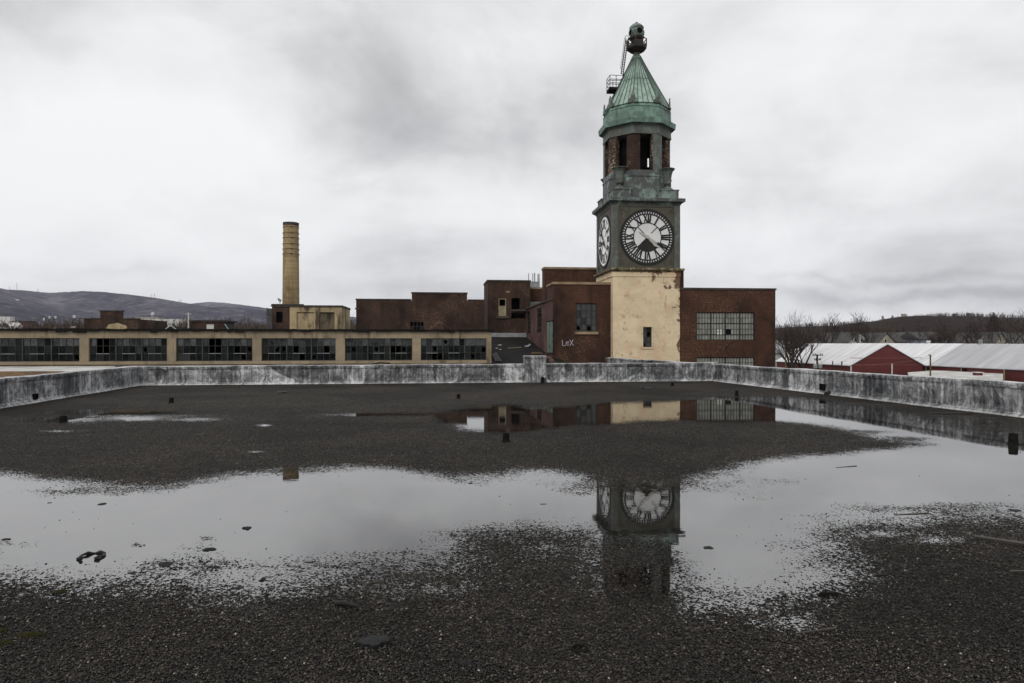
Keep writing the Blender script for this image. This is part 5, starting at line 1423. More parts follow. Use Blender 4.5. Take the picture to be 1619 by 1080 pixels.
# ------------------------------------------------------------------ barns on the right
def vdir(a): return Vector((-math.sin(a), math.cos(a)))
b1 = Frame(1345, 110.0, R(7))
barn = b1.thing('barn', 'red metal barn with a pale grey roof and its gable end towards the camera', 'barn')
bw = b1.x(1458.5); bap = b1.z(544.8, bw / 2, 0); bev = b1.z(577.5, 0, 0)
bl = (b1.y(1228.5, 0) + b1.y(1275.5, bw / 2)) / 2
m = MB(); m.add([(0, 0, GZ), (bw, 0, GZ), (bw, 0, bev), (bw / 2, 0, bap), (0, 0, bev), (0, bl, GZ), (bw, bl, GZ), (bw, bl, bev), (bw / 2, bl, bap), (0, bl, bev)], [(0, 1, 2, 3, 4), (6, 5, 9, 8, 7), (5, 0, 4, 9), (1, 6, 7, 2)])
m.build('wall', M['barn_red'], barn, GZ)
def gable_roof(mb, x0, xm, x1, y0, y1, ze, za, o=.25, t=.12):
    s = (za - ze) / (xm - x0)
    for xa, xb in ((x0 - o, xm), (x1 + o, xm)):
        e = ze - s * o
        mb.add([(xa, y0 - o, e), (xb, y0 - o, za), (xb, y1 + o, za), (xa, y1 + o, e), (xa, y0 - o, e + t), (xb, y0 - o, za + t), (xb, y1 + o, za + t), (xa, y1 + o, e + t)],
               [(3, 2, 1, 0), (4, 5, 6, 7), (0, 1, 5, 4), (2, 3, 7, 6), (3, 0, 4, 7)])
m = MB(); gable_roof(m, 0, bw / 2, bw, 0, bl, bev + .02, bap + .02); m.build('roof', M['barn_roof'], barn, GZ)
m = MB(); m.box(-.06, .14, -.05, .02, GZ, bev - .05); m.build('corner_trim', M['white'], barn, GZ)
m = MB(); m.box(0, bw, -.03, -.0, b1.z(566.5, 4, 0), b1.z(565.7, 4, 0)); m.box(0, bw, -.03, -.0, b1.z(577.5, 4, 0), b1.z(576.8, 4, 0)); m.build('sheet_lap', M['lap'], barn, GZ)
b2a = R(9.5)
b2 = Frame(1470, 111.0, b2a)
barn2 = b2.thing('barn', 'larger red barn with a streaked grey roof and roof vents at the right edge', 'barn')
ev2 = b2.z(577.5, 0, 0); hw2 = 6.2; ap2 = EYE - (544.2 - HOR) / FPX * 125
yN = -34; yF = b2.y(1404, hw2) + 10
yS = 0.0
m = MB()
m.add([(0, yN, GZ), (2 * hw2, yN, GZ), (2 * hw2, yN, ev2), (hw2, yN, ap2), (0, yN, ev2), (0, yF, GZ), (2 * hw2, yF, GZ), (2 * hw2, yF, ev2), (hw2, yF, ap2), (0, yF, ev2)], [(0, 1, 2, 3, 4), (6, 5, 9, 8, 7), (1, 6, 7, 2)])
holed_wall(m, leftside(0, 0, 0), -yF, -yN, GZ, ev2, [(-.9, .3, ev2 - .95, ev2 - .35)], .2)
m.build('wall', M['barn_red'], barn2, GZ)
m = MB(); gable_roof(m, 0, hw2, 2 * hw2, yN, yS - .26, ev2 + .02, ap2 + .02); m.build('roof', M['barn_roof_grey'], barn2, GZ)
m = MB(); gable_roof(m, 0, hw2, 2 * hw2, yS + .26, yF, ev2 + .02, ap2 + .03, .25, .13); m.build('newer_roof', M['barn_roof'], barn2, GZ)
for px, hgt in ((1468, 538.5), (1550, 537)):
    yy = b2.y(px, hw2); zz = ap2
    m = MB(); zt_ = b2.z(hgt, hw2, yy); m.lathe(hw2, yy, [(.28, zz - .1), (.28, zt_ - .25), (.36, zt_ - .22), (.36, zt_ - .06), (.2, zt_)], 14); m.build('roof_vent', M['white'] if px == 1468 else M['galv'], barn2, GZ)
for py0 in (b2.y(1525, 0), b2.y(1466, 0) if False else b2.y(1472, 0) + .4):
    m = MB(); m.box(-.08, -.0, py0 - .45, py0 + .45, ev2 - 1.05, ev2 - .30); m.build('window', M['dark'], barn2, GZ)
    m = MB(); m.box(-.10, -.02, py0 + .45, py0 + .6, ev2 - 1.1, ev2 - .25); m.build('window_post', M['board'], barn2, GZ)
m = MB(); yy = b2.y(1589, 0); m.tube([(-.12, yy, GZ), (-.12, yy, ev2 - .1)], .09, 8); m.build('downpipe', M['board'], barn2, GZ)

# low white flat roofed annexe before the larger barn
an = empty('flat_annexe', (0, 0, GZ), 0, 'low white flat roofed annexe with a railed edge in front of the larger red barn', 'annexe')
pa = [at(1440, 588.5, 104), at(1475, 585.2, 108), at(1587, 589.0, 96), at(1590, 599.5, 84), at(1440, 596, 88)]
zA = -3.0
def hit_z(px, py, z): D = (EYE - z) * FPX / (py - HOR); return Vector(((px - CX) / FPX * D, D, z))
pa = [hit_z(1435, 588.8, zA), hit_z(1476, 585.6, zA), hit_z(1586, 588.6, zA), hit_z(1586, 600.5, zA), hit_z(1440, 600.5, zA)]
c0 = sum(pa, Vector()) / 5
an.location = (c0.x, c0.y, GZ)
def loc_(v, dz=0): return (v.x - c0.x, v.y - c0.y, v.z - GZ + dz)
m = MB(); m.add([loc_(v) for v in pa] + [loc_(v, -.35) for v in pa], [(0, 4, 3, 2, 1), (0, 1, 6, 5), (1, 2, 7, 6), (2, 3, 8, 7), (3, 4, 9, 8), (4, 0, 5, 9)]); m.build('roof', M['white_roof'], an)
m = MB(); ins = [c0 + (v - c0) * .985 for v in pa]
m.add([loc_(v, -.3) for v in ins] + [(v.x - c0.x, v.y - c0.y, 0) for v in ins], [(0, 1, 6, 5), (1, 2, 7, 6), (2, 3, 8, 7), (3, 4, 9, 8), (4, 0, 5, 9)]); m.build('wall', M['barn_red'], an)
m = MB(); r0_, r1_ = hit_z(1541, 589.5, zA + .35), hit_z(1576, 591.2, zA + .35)
m.box(r0_.x - c0.x, r1_.x - c0.x, r0_.y - c0.y - .4, r0_.y - c0.y + .4, zA - GZ, zA - GZ + .36); m.build('roof_light', M['barn_red'], an)
m = MB(); m.box(r0_.x - c0.x - .1, r1_.x - c0.x + .1, r0_.y - c0.y - .5, r0_.y - c0.y + .5, zA - GZ + .362, zA - GZ + .46); m.build('rail', M['white'], an)

# poles on the right
def util_pole(px, py_top, D, label, arms, mat, r=.14, name='utility_pole'):
    f = Frame(px, D, R(3)); t = f.thing(name, label, 'pole')
    zt_ = f.z(py_top)
    m = MB(); m.tube([(0, 0, GZ), (0, 0, zt_)], [r * 1.15, r * .85], 8); m.build('post', mat, t, GZ)
    for py, half in arms:
        z = f.z(py); m = MB(); m.box(-half, half, -.20, -.10, z - .06, z + .06)
        for s in (-1, -.55, .55, 1): m.tube([(s * half * .92, -.15, z + .06), (s * half * .92, -.15, z + .24)], .045, 6)
        m.build('crossarm', mat, t, GZ)
    return t, f
t, f = util_pole(1292, 560.3, 92, 'dark utility pole with two crossarms and paired transformers before the pale barn roof', [(561.5, .70), (569, .45)], M['bark'])
for s in (-1, 1):
    m = MB(); z = f.z(578.5); m.lathe(s * .33, -.15, [(.0, z - .34), (.26, z - .32), (.28, z + .10), (.2, z + .22), (.05, z + .25)], 12, cap=False); m.build('transformer', M['galv'], t, GZ)
util_pole(1242, 560.5, 96, 'plain brown pole without arms by the corner of the dark brick building', [], M['pole_wood'], .10, 'pole')
util_pole(1316.5, 571, 94, 'shorter dark post left of its twin before the barn wall', [], M['bark'], .09, 'post')
util_pole(1331, 571.3, 94, 'shorter dark post right of its twin, nearest the white corner of the barn', [], M['bark'], .10, 'post')
t, f = util_pole(1471, 560.8, 80, 'thick yellowish timber pole with a small bracket between the two barns', [], M['pole_wood'], .10, 'pole')
m = MB(); m.box(-.24, -.05, -.06, .0, f.z(562), f.z(561)); m.box(-.24, -.2, -.06, .0, f.z(561), f.z(560.2)); m.build('bracket', M['steel'], t, GZ)
f = Frame(1410.3, 92, 0)
m = MB(); m.tube([(0, 0, GZ), (0, 0, f.z(575))], .075, 8); o = m.build('white_post', M['white'], None, GZ); o.location = f.loc(); tag(o, 'thin white post standing before the red barn gable', 'post')
# overhead wires from the utility pole to the right
uf = Frame(1292, 92, R(3))
p0 = Vector((uf.o[0], uf.o[1], uf.z(572))); p1 = Vector((Frame(1471, 80, 0).o[0], 80, Frame(1471, 80, 0).z(566)))
m = MB(); pts = []
for k in range(13):
    t_ = k / 12; v = p0.lerp(p1, t_); v.z -= 1.2 * math.sin(math.pi * t_) * .5; pts.append(v)
m.tube(pts, .010, 4)
tag(m.build('wire', M['board'], loc=tuple(p0)), 'thin overhead wire sagging across the red barn gable between two poles', 'wire')

# houses behind the barns
def house(px0, px1, py_ap, py_ev, D, yaw, wall, roof, label, length, windows=(), side='front', group='houses behind the barns'):
    f = Frame(px0, D, yaw); t = f.thing('house', label, 'house', group)
    w_ = f.x(px1); ap = f.z(py_ap, w_ / 2, 0); ev = f.z(py_ev, 0, 0)
    m = MB()
    if side == 'front':
        m.add([(0, 0, GZ), (w_, 0, GZ), (w_, 0, ev), (w_ / 2, 0, ap), (0, 0, ev), (0, length, GZ), (w_, length, GZ), (w_, length, ev), (w_ / 2, length, ap), (0, length, ev)], [(0, 1, 2, 3, 4), (6, 5, 9, 8, 7), (5, 0, 4, 9), (1, 6, 7, 2)])
        m.build('wall', wall, t, GZ)
        m = MB(); gable_roof(m, 0, w_ / 2, w_, 0, length, ev + .02, ap + .02, .3, .15); m.build('roof', roof, t, GZ)
    else:
        m.box(0, w_, 0, length, GZ, ev); m.build('wall', wall, t, GZ)
        m = MB(); m.add([(-.3, -.4, ev - .1), (w_ + .3, -.4, ev - .1), (w_ + .3, length / 2, ap), (-.3, length / 2, ap), (-.3, length + .4, ev - .1), (w_ + .3, length + .4, ev - .1)], [(0, 1, 2, 3), (3, 2, 5, 4), (1, 5, 2), (0, 3, 4)]); m.build('roof', roof, t, GZ)
    for (a, b_, c, d) in windows:
        m = MB(); m.box(f.x(a), f.x(b_), -.05, -.0, f.z(d, 0, 0), f.z(c, 0, 0)); wn = m.build('window', M['white'], t, GZ)
        m = MB(); m.box(f.x(a) + .08, f.x(b_) - .08, -.07, -.052, f.z(d, 0, 0) + .08, f.z(c, 0, 0) - .08); m.build('pane', M['glass'], wn, GZ)
    return t
house(1340, 1376, 525.5, 542, 160, R(5), M['siding'], M['grey_roof'], 'white gabled house behind the trees just left of the barn gable', 12, [(1350, 1354, 535, 541), (1360, 1364, 535, 541)])
house(1313, 1349, 525.5, 545, 168, R(5), M['siding'], M['grey_roof'], 'grey shingled house roof left of the white gabled house', 9, side='long')
house(1385, 1417, 527, 544, 155, R(8), M['siding_tan'], M['grey_roof'], 'pale tan gabled house directly behind the barn ridge', 12, [(1398, 1402, 536, 542)])
house(1418, 1452, 525, 540, 170, R(4), M['siding_tan'], M['grey_roof'], 'long grey roofed house right of the tan gabled house', 9, [(1430, 1434, 538, 542)], side='long')
house(1455, 1498, 524.5, 536, 165, R(4), M['siding_blue'], M['grey_roof'], 'pale blue house behind bare trees above the newer barn roof', 9, [(1466, 1470, 537, 542), (1482, 1486, 537, 542)], side='long')
house(1568, 1596, 526, 546, 150, R(6), M['siding_tan'], M['grey_roof'], 'cream gabled house near the right edge of the view', 12, [(1580, 1583, 535, 541)])
house(1588, 1640, 525, 543, 156, R(6), M['siding'], M['grey_roof'], 'grey shingled house roof at the far right edge', 9, side='long')
house(1236, 1262, 540, 556, 135, R(10), M['siding'], M['galv'], 'small grey roofed house seen through the tree beside the dark brick building', 10)

# ------------------------------------------------------------------ bare trees
def grow(seed, H, spread, levels=5, twig_r=.013, up=.55, fork=3, trunk_frac=.22, r0=None):
    """a bare winter tree: (trunk and limbs, twigs)"""
    rnd = random.Random(seed)
    tr, tw = MB(), MB()
    def branch(p, d, L, r, lv):
        n = 3 if lv < 3 else 2
        pts = [p]; rad = [r]; q = p.copy(); dd = d.copy()
        for i in range(n):
            dd = (dd + Vector((rnd.uniform(-1, 1), rnd.uniform(-1, 1), rnd.uniform(-.3, .8))) * .16).normalized()
            q = q + dd * (L / n); pts.append(q.copy()); rad.append(max(r * (1 - .45 * (i + 1) / n), twig_r * .6))
        (tr if lv < 3 else tw).tube(pts, rad, 6 if lv < 2 else (4 if lv < 3 else 3), cap=False)
        if lv >= levels: return
        k = fork + (1 if lv in (0, 1) else 0) + (rnd.random() < .3)
        for c in range(k):
            at_ = rnd.uniform(.72 if lv == 0 else .4, 1.0) if c else 1.0
            idx = at_ * n; i0 = min(int(idx), n - 1); bp = pts[i0].lerp(pts[i0 + 1], idx - i0)
            side = Vector((rnd.uniform(-1, 1), rnd.uniform(-1, 1), rnd.uniform(-.25, .5))).normalized()
            nd_ = (dd * (.75 if c else 1.1) + side * spread + Vector((0, 0, up * .35))).normalized()
            branch(bp, nd_, L * rnd.uniform(.50, .78), max(r * rnd.uniform(.42, .6), twig_r), lv + 1)
    branch(Vector((0, 0, 0)), Vector((rnd.uniform(-.08, .08), rnd.uniform(-.08, .08), 1)), H * trunk_frac, r0 or H * .020, 0)
    return tr, tw
def tree_proto(seed, H, label, spread=.75, twig='twig', **kw):
    t = empty('bare_tree', (0, 0, GZ), 0, label, 'tree', 'bare trees behind the barns')
    tr, tw = grow(seed, H, spread, **kw)
    zmax = max(v[2] for v in tw.v)
    k = H / zmax
    for mb in (tr, tw): mb.v = [(a * k, b_ * k, c * k) for a, b_, c in mb.v]
    tr.build('trunk', M['bark'], t); tw.build('crown', M[twig], t)
    return t
TREES = [  # px, top row, depth, prototype, turn, label
    (1242, 485.5, 118, 0, 0.0, 'tall bare tree with a rounded top beside the dark brick building'),
    (1268, 493, 122, 1, 1.0, 'bare tree with a wide crown, second from the dark brick building'),
    (1307, 492, 160, 2, 2.0, 'bare tree with long upright limbs above the left end of the barn roof'),
    (1256, 505, 114, 3, 0.5, 'low leaning bare tree with dark limbs at the corner of the brick building'),
    (1325, 503, 176, 1, 3.1, 'bare tree between the upright one and the white gabled house'),
    (1345, 494, 180, 0, 4.0, 'slim bare tree behind the grey roof left of the white gable'),
    (1366, 490, 138, 2, 5.0, 'bare tree with pale upright twigs above the white gabled house'),
    (1395, 506, 172, 4, 0.6, 'brownish rounded tree behind the tan house and barn ridge'),
    (1384, 508, 178, 4, 2.2, 'brownish tree just behind the barn ridge, left of the tan house'),
    (1428, 510, 182, 3, 1.4, 'dark bare tree behind the long grey roofed house'),
    (1456, 506, 138, 1, 2.8, 'dark spreading bare tree left of the pale blue house'),
    (1487, 503, 136, 3, 3.6, 'dark spreading bare tree right of the pale blue house'),
    (1516, 506, 176, 0, 5.5, 'bare tree behind the middle of the larger barn ridge'),
    (1545, 497, 140, 3, 2.4, 'broad dark bare tree behind the galvanised roof vent'),
    (1569, 491, 174, 2, 1.1, 'bare tree with fine upright twigs left of the cream gabled house'),
    (1590, 494, 180, 0, 3.3, 'bare tree standing over the cream gabled house'),
    (1617, 482, 128, 1, 4.4, 'tallest bare tree at the right edge of the view'),
]
protos = [tree_proto(11, 10, TREES[0][5], .62, levels=5, trunk_frac=.52), tree_proto(23, 10, TREES[1][5], .80, levels=5, trunk_frac=.46), tree_proto(37, 10, TREES[2][5], .46, levels=5, trunk_frac=.44),
          tree_proto(41, 10, TREES[3][5], .70, levels=5, trunk_frac=.36), tree_proto(53, 10, TREES[7][5], .85, 'twig_brown', levels=5, trunk_frac=.28)]
used = set()
for px, py, D, k, rz, lab in TREES:
    t = protos[k] if k not in used else copy_tree(protos[k])
    used.add(k)
    H = EYE - (py - HOR) / FPX * D - GZ
    t.location = ((px - CX) / FPX * D, D, GZ); t.rotation_euler = (0, 0, rz); t.scale = (H / 10 * 1.05, H / 10 * 1.05, H / 10)
    t['label'] = lab
# a sapling on the boiler house roof
tr, tw = grow(71, 2.2, .7, levels=4, twig_r=.012, r0=.04)
t = empty('sapling', (at(443, 484, 93).x, 93, at(443, 484, 93).z), 0, 'thin bare sapling growing on the roof left of the chimney', 'sapling')
tr.build('trunk', M['bark'], t); tw.build('crown', M['twig'], t)

# far woods that read as one mass: many small bare trees merged in one object
def wood(name, spots, mat, seed, label, scale_h):
    rnd = random.Random(seed); m = MB()
    for (x, y, z, h) in spots:
        m.tube([(x, y, z - 1), (x + rnd.uniform(-.3, .3), y, z + h * .55)], [h * .022, h * .012], 3, cap=False)
        for k in range(26):
            a = rnd.uniform(0, 6.28); s_ = rnd.uniform(.22, .7) if y < 480 else rnd.uniform(-.15, .6); l_ = h * rnd.uniform(.16, .42)
            el = rnd.uniform(.3, 1.35)
            p = Vector((x, y, z + h * s_)); q = p + Vector((math.cos(a) * math.cos(el), math.sin(a) * math.cos(el), math.sin(el))) * l_
            w_ = h * rnd.uniform(.006, .017)
            sd_ = Vector((math.cos(a + 1.57), math.sin(a + 1.57), rnd.uniform(-.5, .5))).normalized() * w_
            m.add([p - sd_, p + sd_, q], [(0, 1, 2)])
            for j in range(2):
                c = p.lerp(q, rnd.uniform(.35, .9)); e = c + Vector((rnd.uniform(-1, 1), rnd.uniform(-1, 1), rnd.uniform(.1, 1))).normalized() * l_ * .5
                m.add([c - sd_ * .6, c + sd_ * .6, e], [(0, 1, 2)])
    return tag(m.build(name, mat), label, 'woodland', kind='stuff')
rnd = random.Random(99)
spots = []
for i in range(3000):
    px = rnd.uniform(1210, 1700); D = 196 + 425 * rnd.random() ** 1.1 if i < 2300 else rnd.uniform(596, 622)
    s = max(0, min(1, (D - 210) / 410)); s = s * s * (3 - 2 * s)
    zr = EYE - (float(interp(RIDGE_R, px)) - HOR) / FPX * 620
    spots.append(((px - CX) / FPX * D, D, GZ - 2 + (zr - GZ) * s, rnd.uniform(6, 9.5) * (1 if D < 330 else .7 if D < 480 else rnd.uniform(.25, .6))))
wood('woodland', spots, M['twig'], 5, 'brown bare winter woodland covering the slope behind the barns', 1)
spots = []
for i in range(2000):
    px = rnd.uniform(-80, 640); D = rnd.uniform(150, 560)
    top = rnd.uniform(502, 513) + (3 if 300 < px < 330 else 0)
    h = min(27.0, (EYE - (top - HOR) / FPX * D - GZ))
    spots.append(((px - CX) / FPX * D, D, GZ, h * (.86 + .2 * rnd.random())))
wood('woodland', spots, M['twig_brown'], 6, 'brown bare winter trees filling the valley before the hills on the left', 1)
# evergreens on the right-hand skyline
for i, (px, py, D, lab) in enumerate(((1395.5, 499.5, 560, 'small dark evergreen on the right skyline, left of two others'), (1411, 499, 560, 'small dark evergreen on the right skyline, near the middle of the slope'), (1571, 494, 330, 'dark bushy evergreen on the right slope near the cream gable'))):
    X = (px - CX) / FPX * D; zt_ = EYE - (py - HOR) / FPX * D
    h = 11.0; t = empty('evergreen', (X, D, zt_ - h), 0, lab, 'tree')
    m = MB(); m.tube([(0, 0, -3), (0, 0, h * .8)], [.3, .08], 6); m.build('trunk', M['bark'], t)
    m = MB(); r2 = random.Random(i)
    for k in range(420):
        zz = r2.random(); rr_ = (1 - zz) * h * .32 * r2.random() ** .4; a = r2.uniform(0, 6.28)
        p = Vector((rr_ * math.cos(a), rr_ * math.sin(a), h * (.12 + .88 * zz)))
        q = p + Vector((math.cos(a), math.sin(a), -.2 + r2.uniform(-.3, .5))) * r2.uniform(.5, 1.2)
        s_ = Vector((-math.sin(a), math.cos(a), r2.uniform(-.4, .4))) * .35
        m.add([p - s_, p + s_, q], [(0, 1, 2)])
    m.build('crown', M['moss'], t)

# ------------------------------------------------------------------ far things on the left hills and in the valley
MASTS = [(15.5, 453, 459.5, 'short thin radio mast on the hill crest, leftmost of all'), (26.7, 447, 460.5, 'tallest radio mast on the hill crest, second from the left'), (60, 456.5, 463, 'short radio mast on the crest just before the dip'), (193, 463, 469, 'short radio mast on the crest above the stepped gable'), (240, 465, 475.5, 'shorter of a pair of masts on the hill shoulder'), (244.5, 464, 475.5, 'taller of a pair of masts on the hill shoulder'), (283, 474, 482, 'left one of two thin masts where the hills meet'), (286, 473.5, 482, 'right one of two thin masts where the hills meet')]
for px, y0, y1, lab in MASTS:
    D = 3780; X = (px - CX) / FPX * D; z0 = EYE - (y1 + 1 - HOR) / FPX * D; z1 = EYE - (y0 - HOR) / FPX * D
    m = MB(); H = z1 - z0; w0_ = 1.3
    for a in range(3):
        c, s = math.cos(a * 2.094), math.sin(a * 2.094)
        m.tube([(c * w0_, s * w0_, -6), (c * w0_ * .5, s * w0_ * .5, H)], .38, 4)
    for k in range(8):
        z = H * k / 8
        for a in range(3):
            c, s = math.cos(a * 2.094), math.sin(a * 2.094); c2, s2 = math.cos((a + 1) * 2.094), math.sin((a + 1) * 2.094)
            m.beam((c * w0_, s * w0_, z), (c2 * w0_ * .8, s2 * w0_ * .8, z + H / 8), .25)
    o = m.build('radio_mast', M['galv']); o.location = (X, D, z0); tag(o, lab, 'mast', 'masts on the hill crest')
# water tower on the far slope
D = 1900; X = (241.5 - CX) / FPX * D; zt_ = EYE - (494 - HOR) / FPX * D
wt_ = empty('water_tower', (X, D, zt_ - 24), 0, 'small white water tower on the far hillside', 'water tower')
m = MB(); m.lathe(0, 0, [(.3, 14), (4, 15.5), (5, 18), (4.6, 21.5), (2.5, 23.6), (.2, 24)], 16); m.build('tank', M['white'], wt_)
m = MB()
for a in range(6): m.tube([(math.cos(a) * 4.2, math.sin(a) * 4.2, -4), (math.cos(a) * 3.5, math.sin(a) * 3.5, 16)], .35, 5)
m.build('leg', M['white'], wt_)
def far_block(px0, px1, py0, py1, D, wall, roof, label, cat='building', pitched=False, group=None, wins=0, depth=None):
    f = Frame(px0, D, R(4)); t = f.thing('far_building', label, cat, group)
    w_ = f.x(px1); zt_ = f.z(py0); zb_ = f.z(py1); d = depth or w_ * .6
    m = MB(); m.box(0, w_, 0, d, min(zb_, GZ), zt_ if not pitched else zb_ + (zt_ - zb_) * .55); m.build('wall', wall, t, GZ)
    m = MB()
    if pitched:
        ze = zb_ + (zt_ - zb_) * .55 + .02; o_ = w_ * .03
        m.add([(-o_, -o_, ze), (w_ + o_, -o_, ze), (w_ + o_, d / 2, zt_), (-o_, d / 2, zt_), (w_ + o_, d + o_, ze), (-o_, d + o_, ze)], [(0, 1, 2, 3), (3, 2, 4, 5), (1, 4, 2), (0, 3, 5)])
    else: m.box(-w_ * .01, w_ * 1.01, -.2, d * 1.01, zt_ + .01, zt_ + .4)
    m.build('roof', roof, t, GZ)
    if wins:
        for k in range(wins):
            x = w_ * (k + .5) / wins
            m = MB(); m.box(x - w_ / wins * .22, x + w_ / wins * .22, -.1, -.01, zb_ + (zt_ - zb_) * .2, zb_ + (zt_ - zb_) * .42); m.build('window', M['glass'], t, GZ)
    return t
far_block(12, 29, 511, 522.5, 300, M['white'], M['white'], 'white house with dark openings at the far left edge', 'house', True, None, 3)
far_block(17, 28, 509, 512, 330, M['white'], M['grey_roof'], 'white roofed house tucked behind the white house at far left')
far_block(30, 51, 509, 522, 310, M['brick_lean'], M['dark_roof'], 'red brick block right of the white house at far left', 'building', False, None, 4)
far_block(-4, 16, 501, 505, 900, M['white'], M['white'], 'long white flat shed at the far left below the hill')
far_block(-6, 9, 512, 523, 280, M['siding'], M['grey_roof'], 'grey house cut off by the left edge of the view', 'house', True)
far_block(82, 98, 516.5, 522, 260, M['siding_tan'], M['grey_roof'], 'low grey tan roof just left of the stepped gable', 'house', True)
far_block(110, 118, 516, 522, 280, M['siding'], M['siding'], 'small pale roof beside the left foot of the stepped gable', 'house', True)
far_block(223, 283, 504.5, 507, 1150, M['white'], M['white'], 'very long white flat warehouse on the valley edge')
far_block(214, 250, 501.5, 504, 1450, M['siding_tan'], M['siding_tan'], 'long pinkish terrace of sheds above the white warehouse')
far_block(241, 250, 508, 520, 240, M['siding'], M['siding'], 'pale house among bare trees left of the lamp mast', 'house', True, None, 3)
for i, (px, py, w_, lab) in enumerate(((17, 474.5, 2.5, 'tiny white house high on the left hill, leftmost of a pair'), (24, 474, 4, 'tiny white building high on the left hill, right of a pair'), (77, 500.5, 2, 'tiny white house at the hill foot, leftmost of three'), (86, 500.5, 2, 'tiny white house at the hill foot, in the middle of three'), (115, 499.5, 3.5, 'tiny white house at the hill foot, rightmost of three'), (68, 503.5, 2.2, 'tiny pale house at the hill foot on the valley edge'), (26, 488.5, 3, 'tiny pale house half way up the left hill'))):
    D = 1500 if py > 495 else 2600
    f = Frame(px, D, R(8)); z1 = f.z(py - .8); z0 = f.z(py + .9)
    t = empty('far_house', (f.o[0], f.o[1], z0 - 3), R(8), lab, 'house', 'white houses on the far hill'); W_ = w_ / FPX * D; H = z1 - z0
    m = MB(); m.box(0, W_, 0, W_, 0, 3 + H * .6); m.build('wall', M['white'], t)
    m = MB(); m.add([(-.3, -.3, 3 + H * .6), (W_ + .3, -.3, 3 + H * .6), (W_ + .3, W_ / 2, 3 + H), (-.3, W_ / 2, 3 + H), (W_ + .3, W_ + .3, 3 + H * .6), (-.3, W_ + .3, 3 + H * .6)], [(0, 1, 2, 3), (3, 2, 4, 5), (1, 4, 2), (0, 3, 5)]); m.build('roof', M['white'], t)
# buildings on the right-hand skyline
far_block(1427, 1433, 496.8, 500, 615, M['siding_tan'], M['siding'], 'pale building with a thin mast on the right skyline')
far_block(1530, 1536, 495, 498.5, 625, M['siding_blue'], M['copper_mid'], 'green roofed house on the right hill crest', 'house', True)
far_block(1508, 1514, 496, 499, 625, M['siding_tan'], M['grey_roof'], 'grey roofed house on the right hill crest, left of the green roof', 'house', True)

# ------------------------------------------------------------------ small things on the gravel roof
STUBS = [(100, 668, 10.5, 10.5, 'tarred vent stub nearest the left parapet, beside wet patches'), (271, 637, 7, 8, 'tarred vent stub beyond the wet patches, near the left rear corner'), (725, 630, 5.5, 7, 'small tarred vent stub far out before the back parapet'), (800, 698.5, 11, 13.5, 'tarred vent stub between the two long puddles'), (1165, 626, 5.5, 8.5, 'tarred vent stub before the right rear corner of the roof'), (1063, 610.5, 4.5, 5.5, 'smallest tarred vent stub close to the back parapet'), (1602, 702.5, 13.5, 17, 'tarred vent stub at the right edge of the view, standing in water'), (857, 606.5, 4.2, 7, 'thin tarred stub at the foot of the raised parapet block')]
for px, py, w_, h_, lab in STUBS:
    X, Y = gpt(px, py); r = w_ / FPX * Y / 2; h = h_ / FPX * Y
    t = empty('vent_stub', (X, Y, 0), random.uniform(0, 6), lab, 'vent stub', 'tarred vent stubs on the gravel roof')
    m = MB(); m.lathe(0, 0, [(r * 1.45, 0), (r * 1.3, h * .05), (r * 1.12, h * .12), (r * 1.02, h * .3), (r * .93, h * .96), (r * .9, h), (r * .72, h), (r * .70, h * .55)], 18, cap=False); m.build('pipe', M['stub'], t)
    m = MB(); m.lathe(0, 0, [(.001, h * .6), (r * .71, h * .6)], 18, cap=False); m.build('opening', M['dark'], t)

def lump(name, px, py, w, d, h, mat, label, cat, seed, rz=0, group=None, z=0.0, flat=False):
    rnd = random.Random(seed)
    X, Y = gpt(px, py)
    n = 14; rings = [(1.0, 0), (1.02, .25), (.88, .7), (.6, .95), (.25, 1.0)]
    m = MB(); vs = []
    ph = [rnd.uniform(.55, 1.2) for _ in range(n)]
    for r, zz in rings:
        for k in range(n):
            a = 2 * math.pi * k / n; q = r * ph[k] * rnd.uniform(.94, 1.06)
            vs.append((w / 2 * q * math.cos(a), d / 2 * q * math.sin(a), h * zz * rnd.uniform(.8, 1.25) if zz else -.004))
    fs = [(i * n + k, i * n + (k + 1) % n, (i + 1) * n + (k + 1) % n, (i + 1) * n + k) for i in range(len(rings) - 1) for k in range(n)] + [tuple((len(rings) - 1) * n + k for k in range(n))]
    m.add(vs, fs); o = m.build(name, mat); o.location = (X, Y, z); o.rotation_euler = (0, 0, rz)
    return tag(o, label, cat, group)
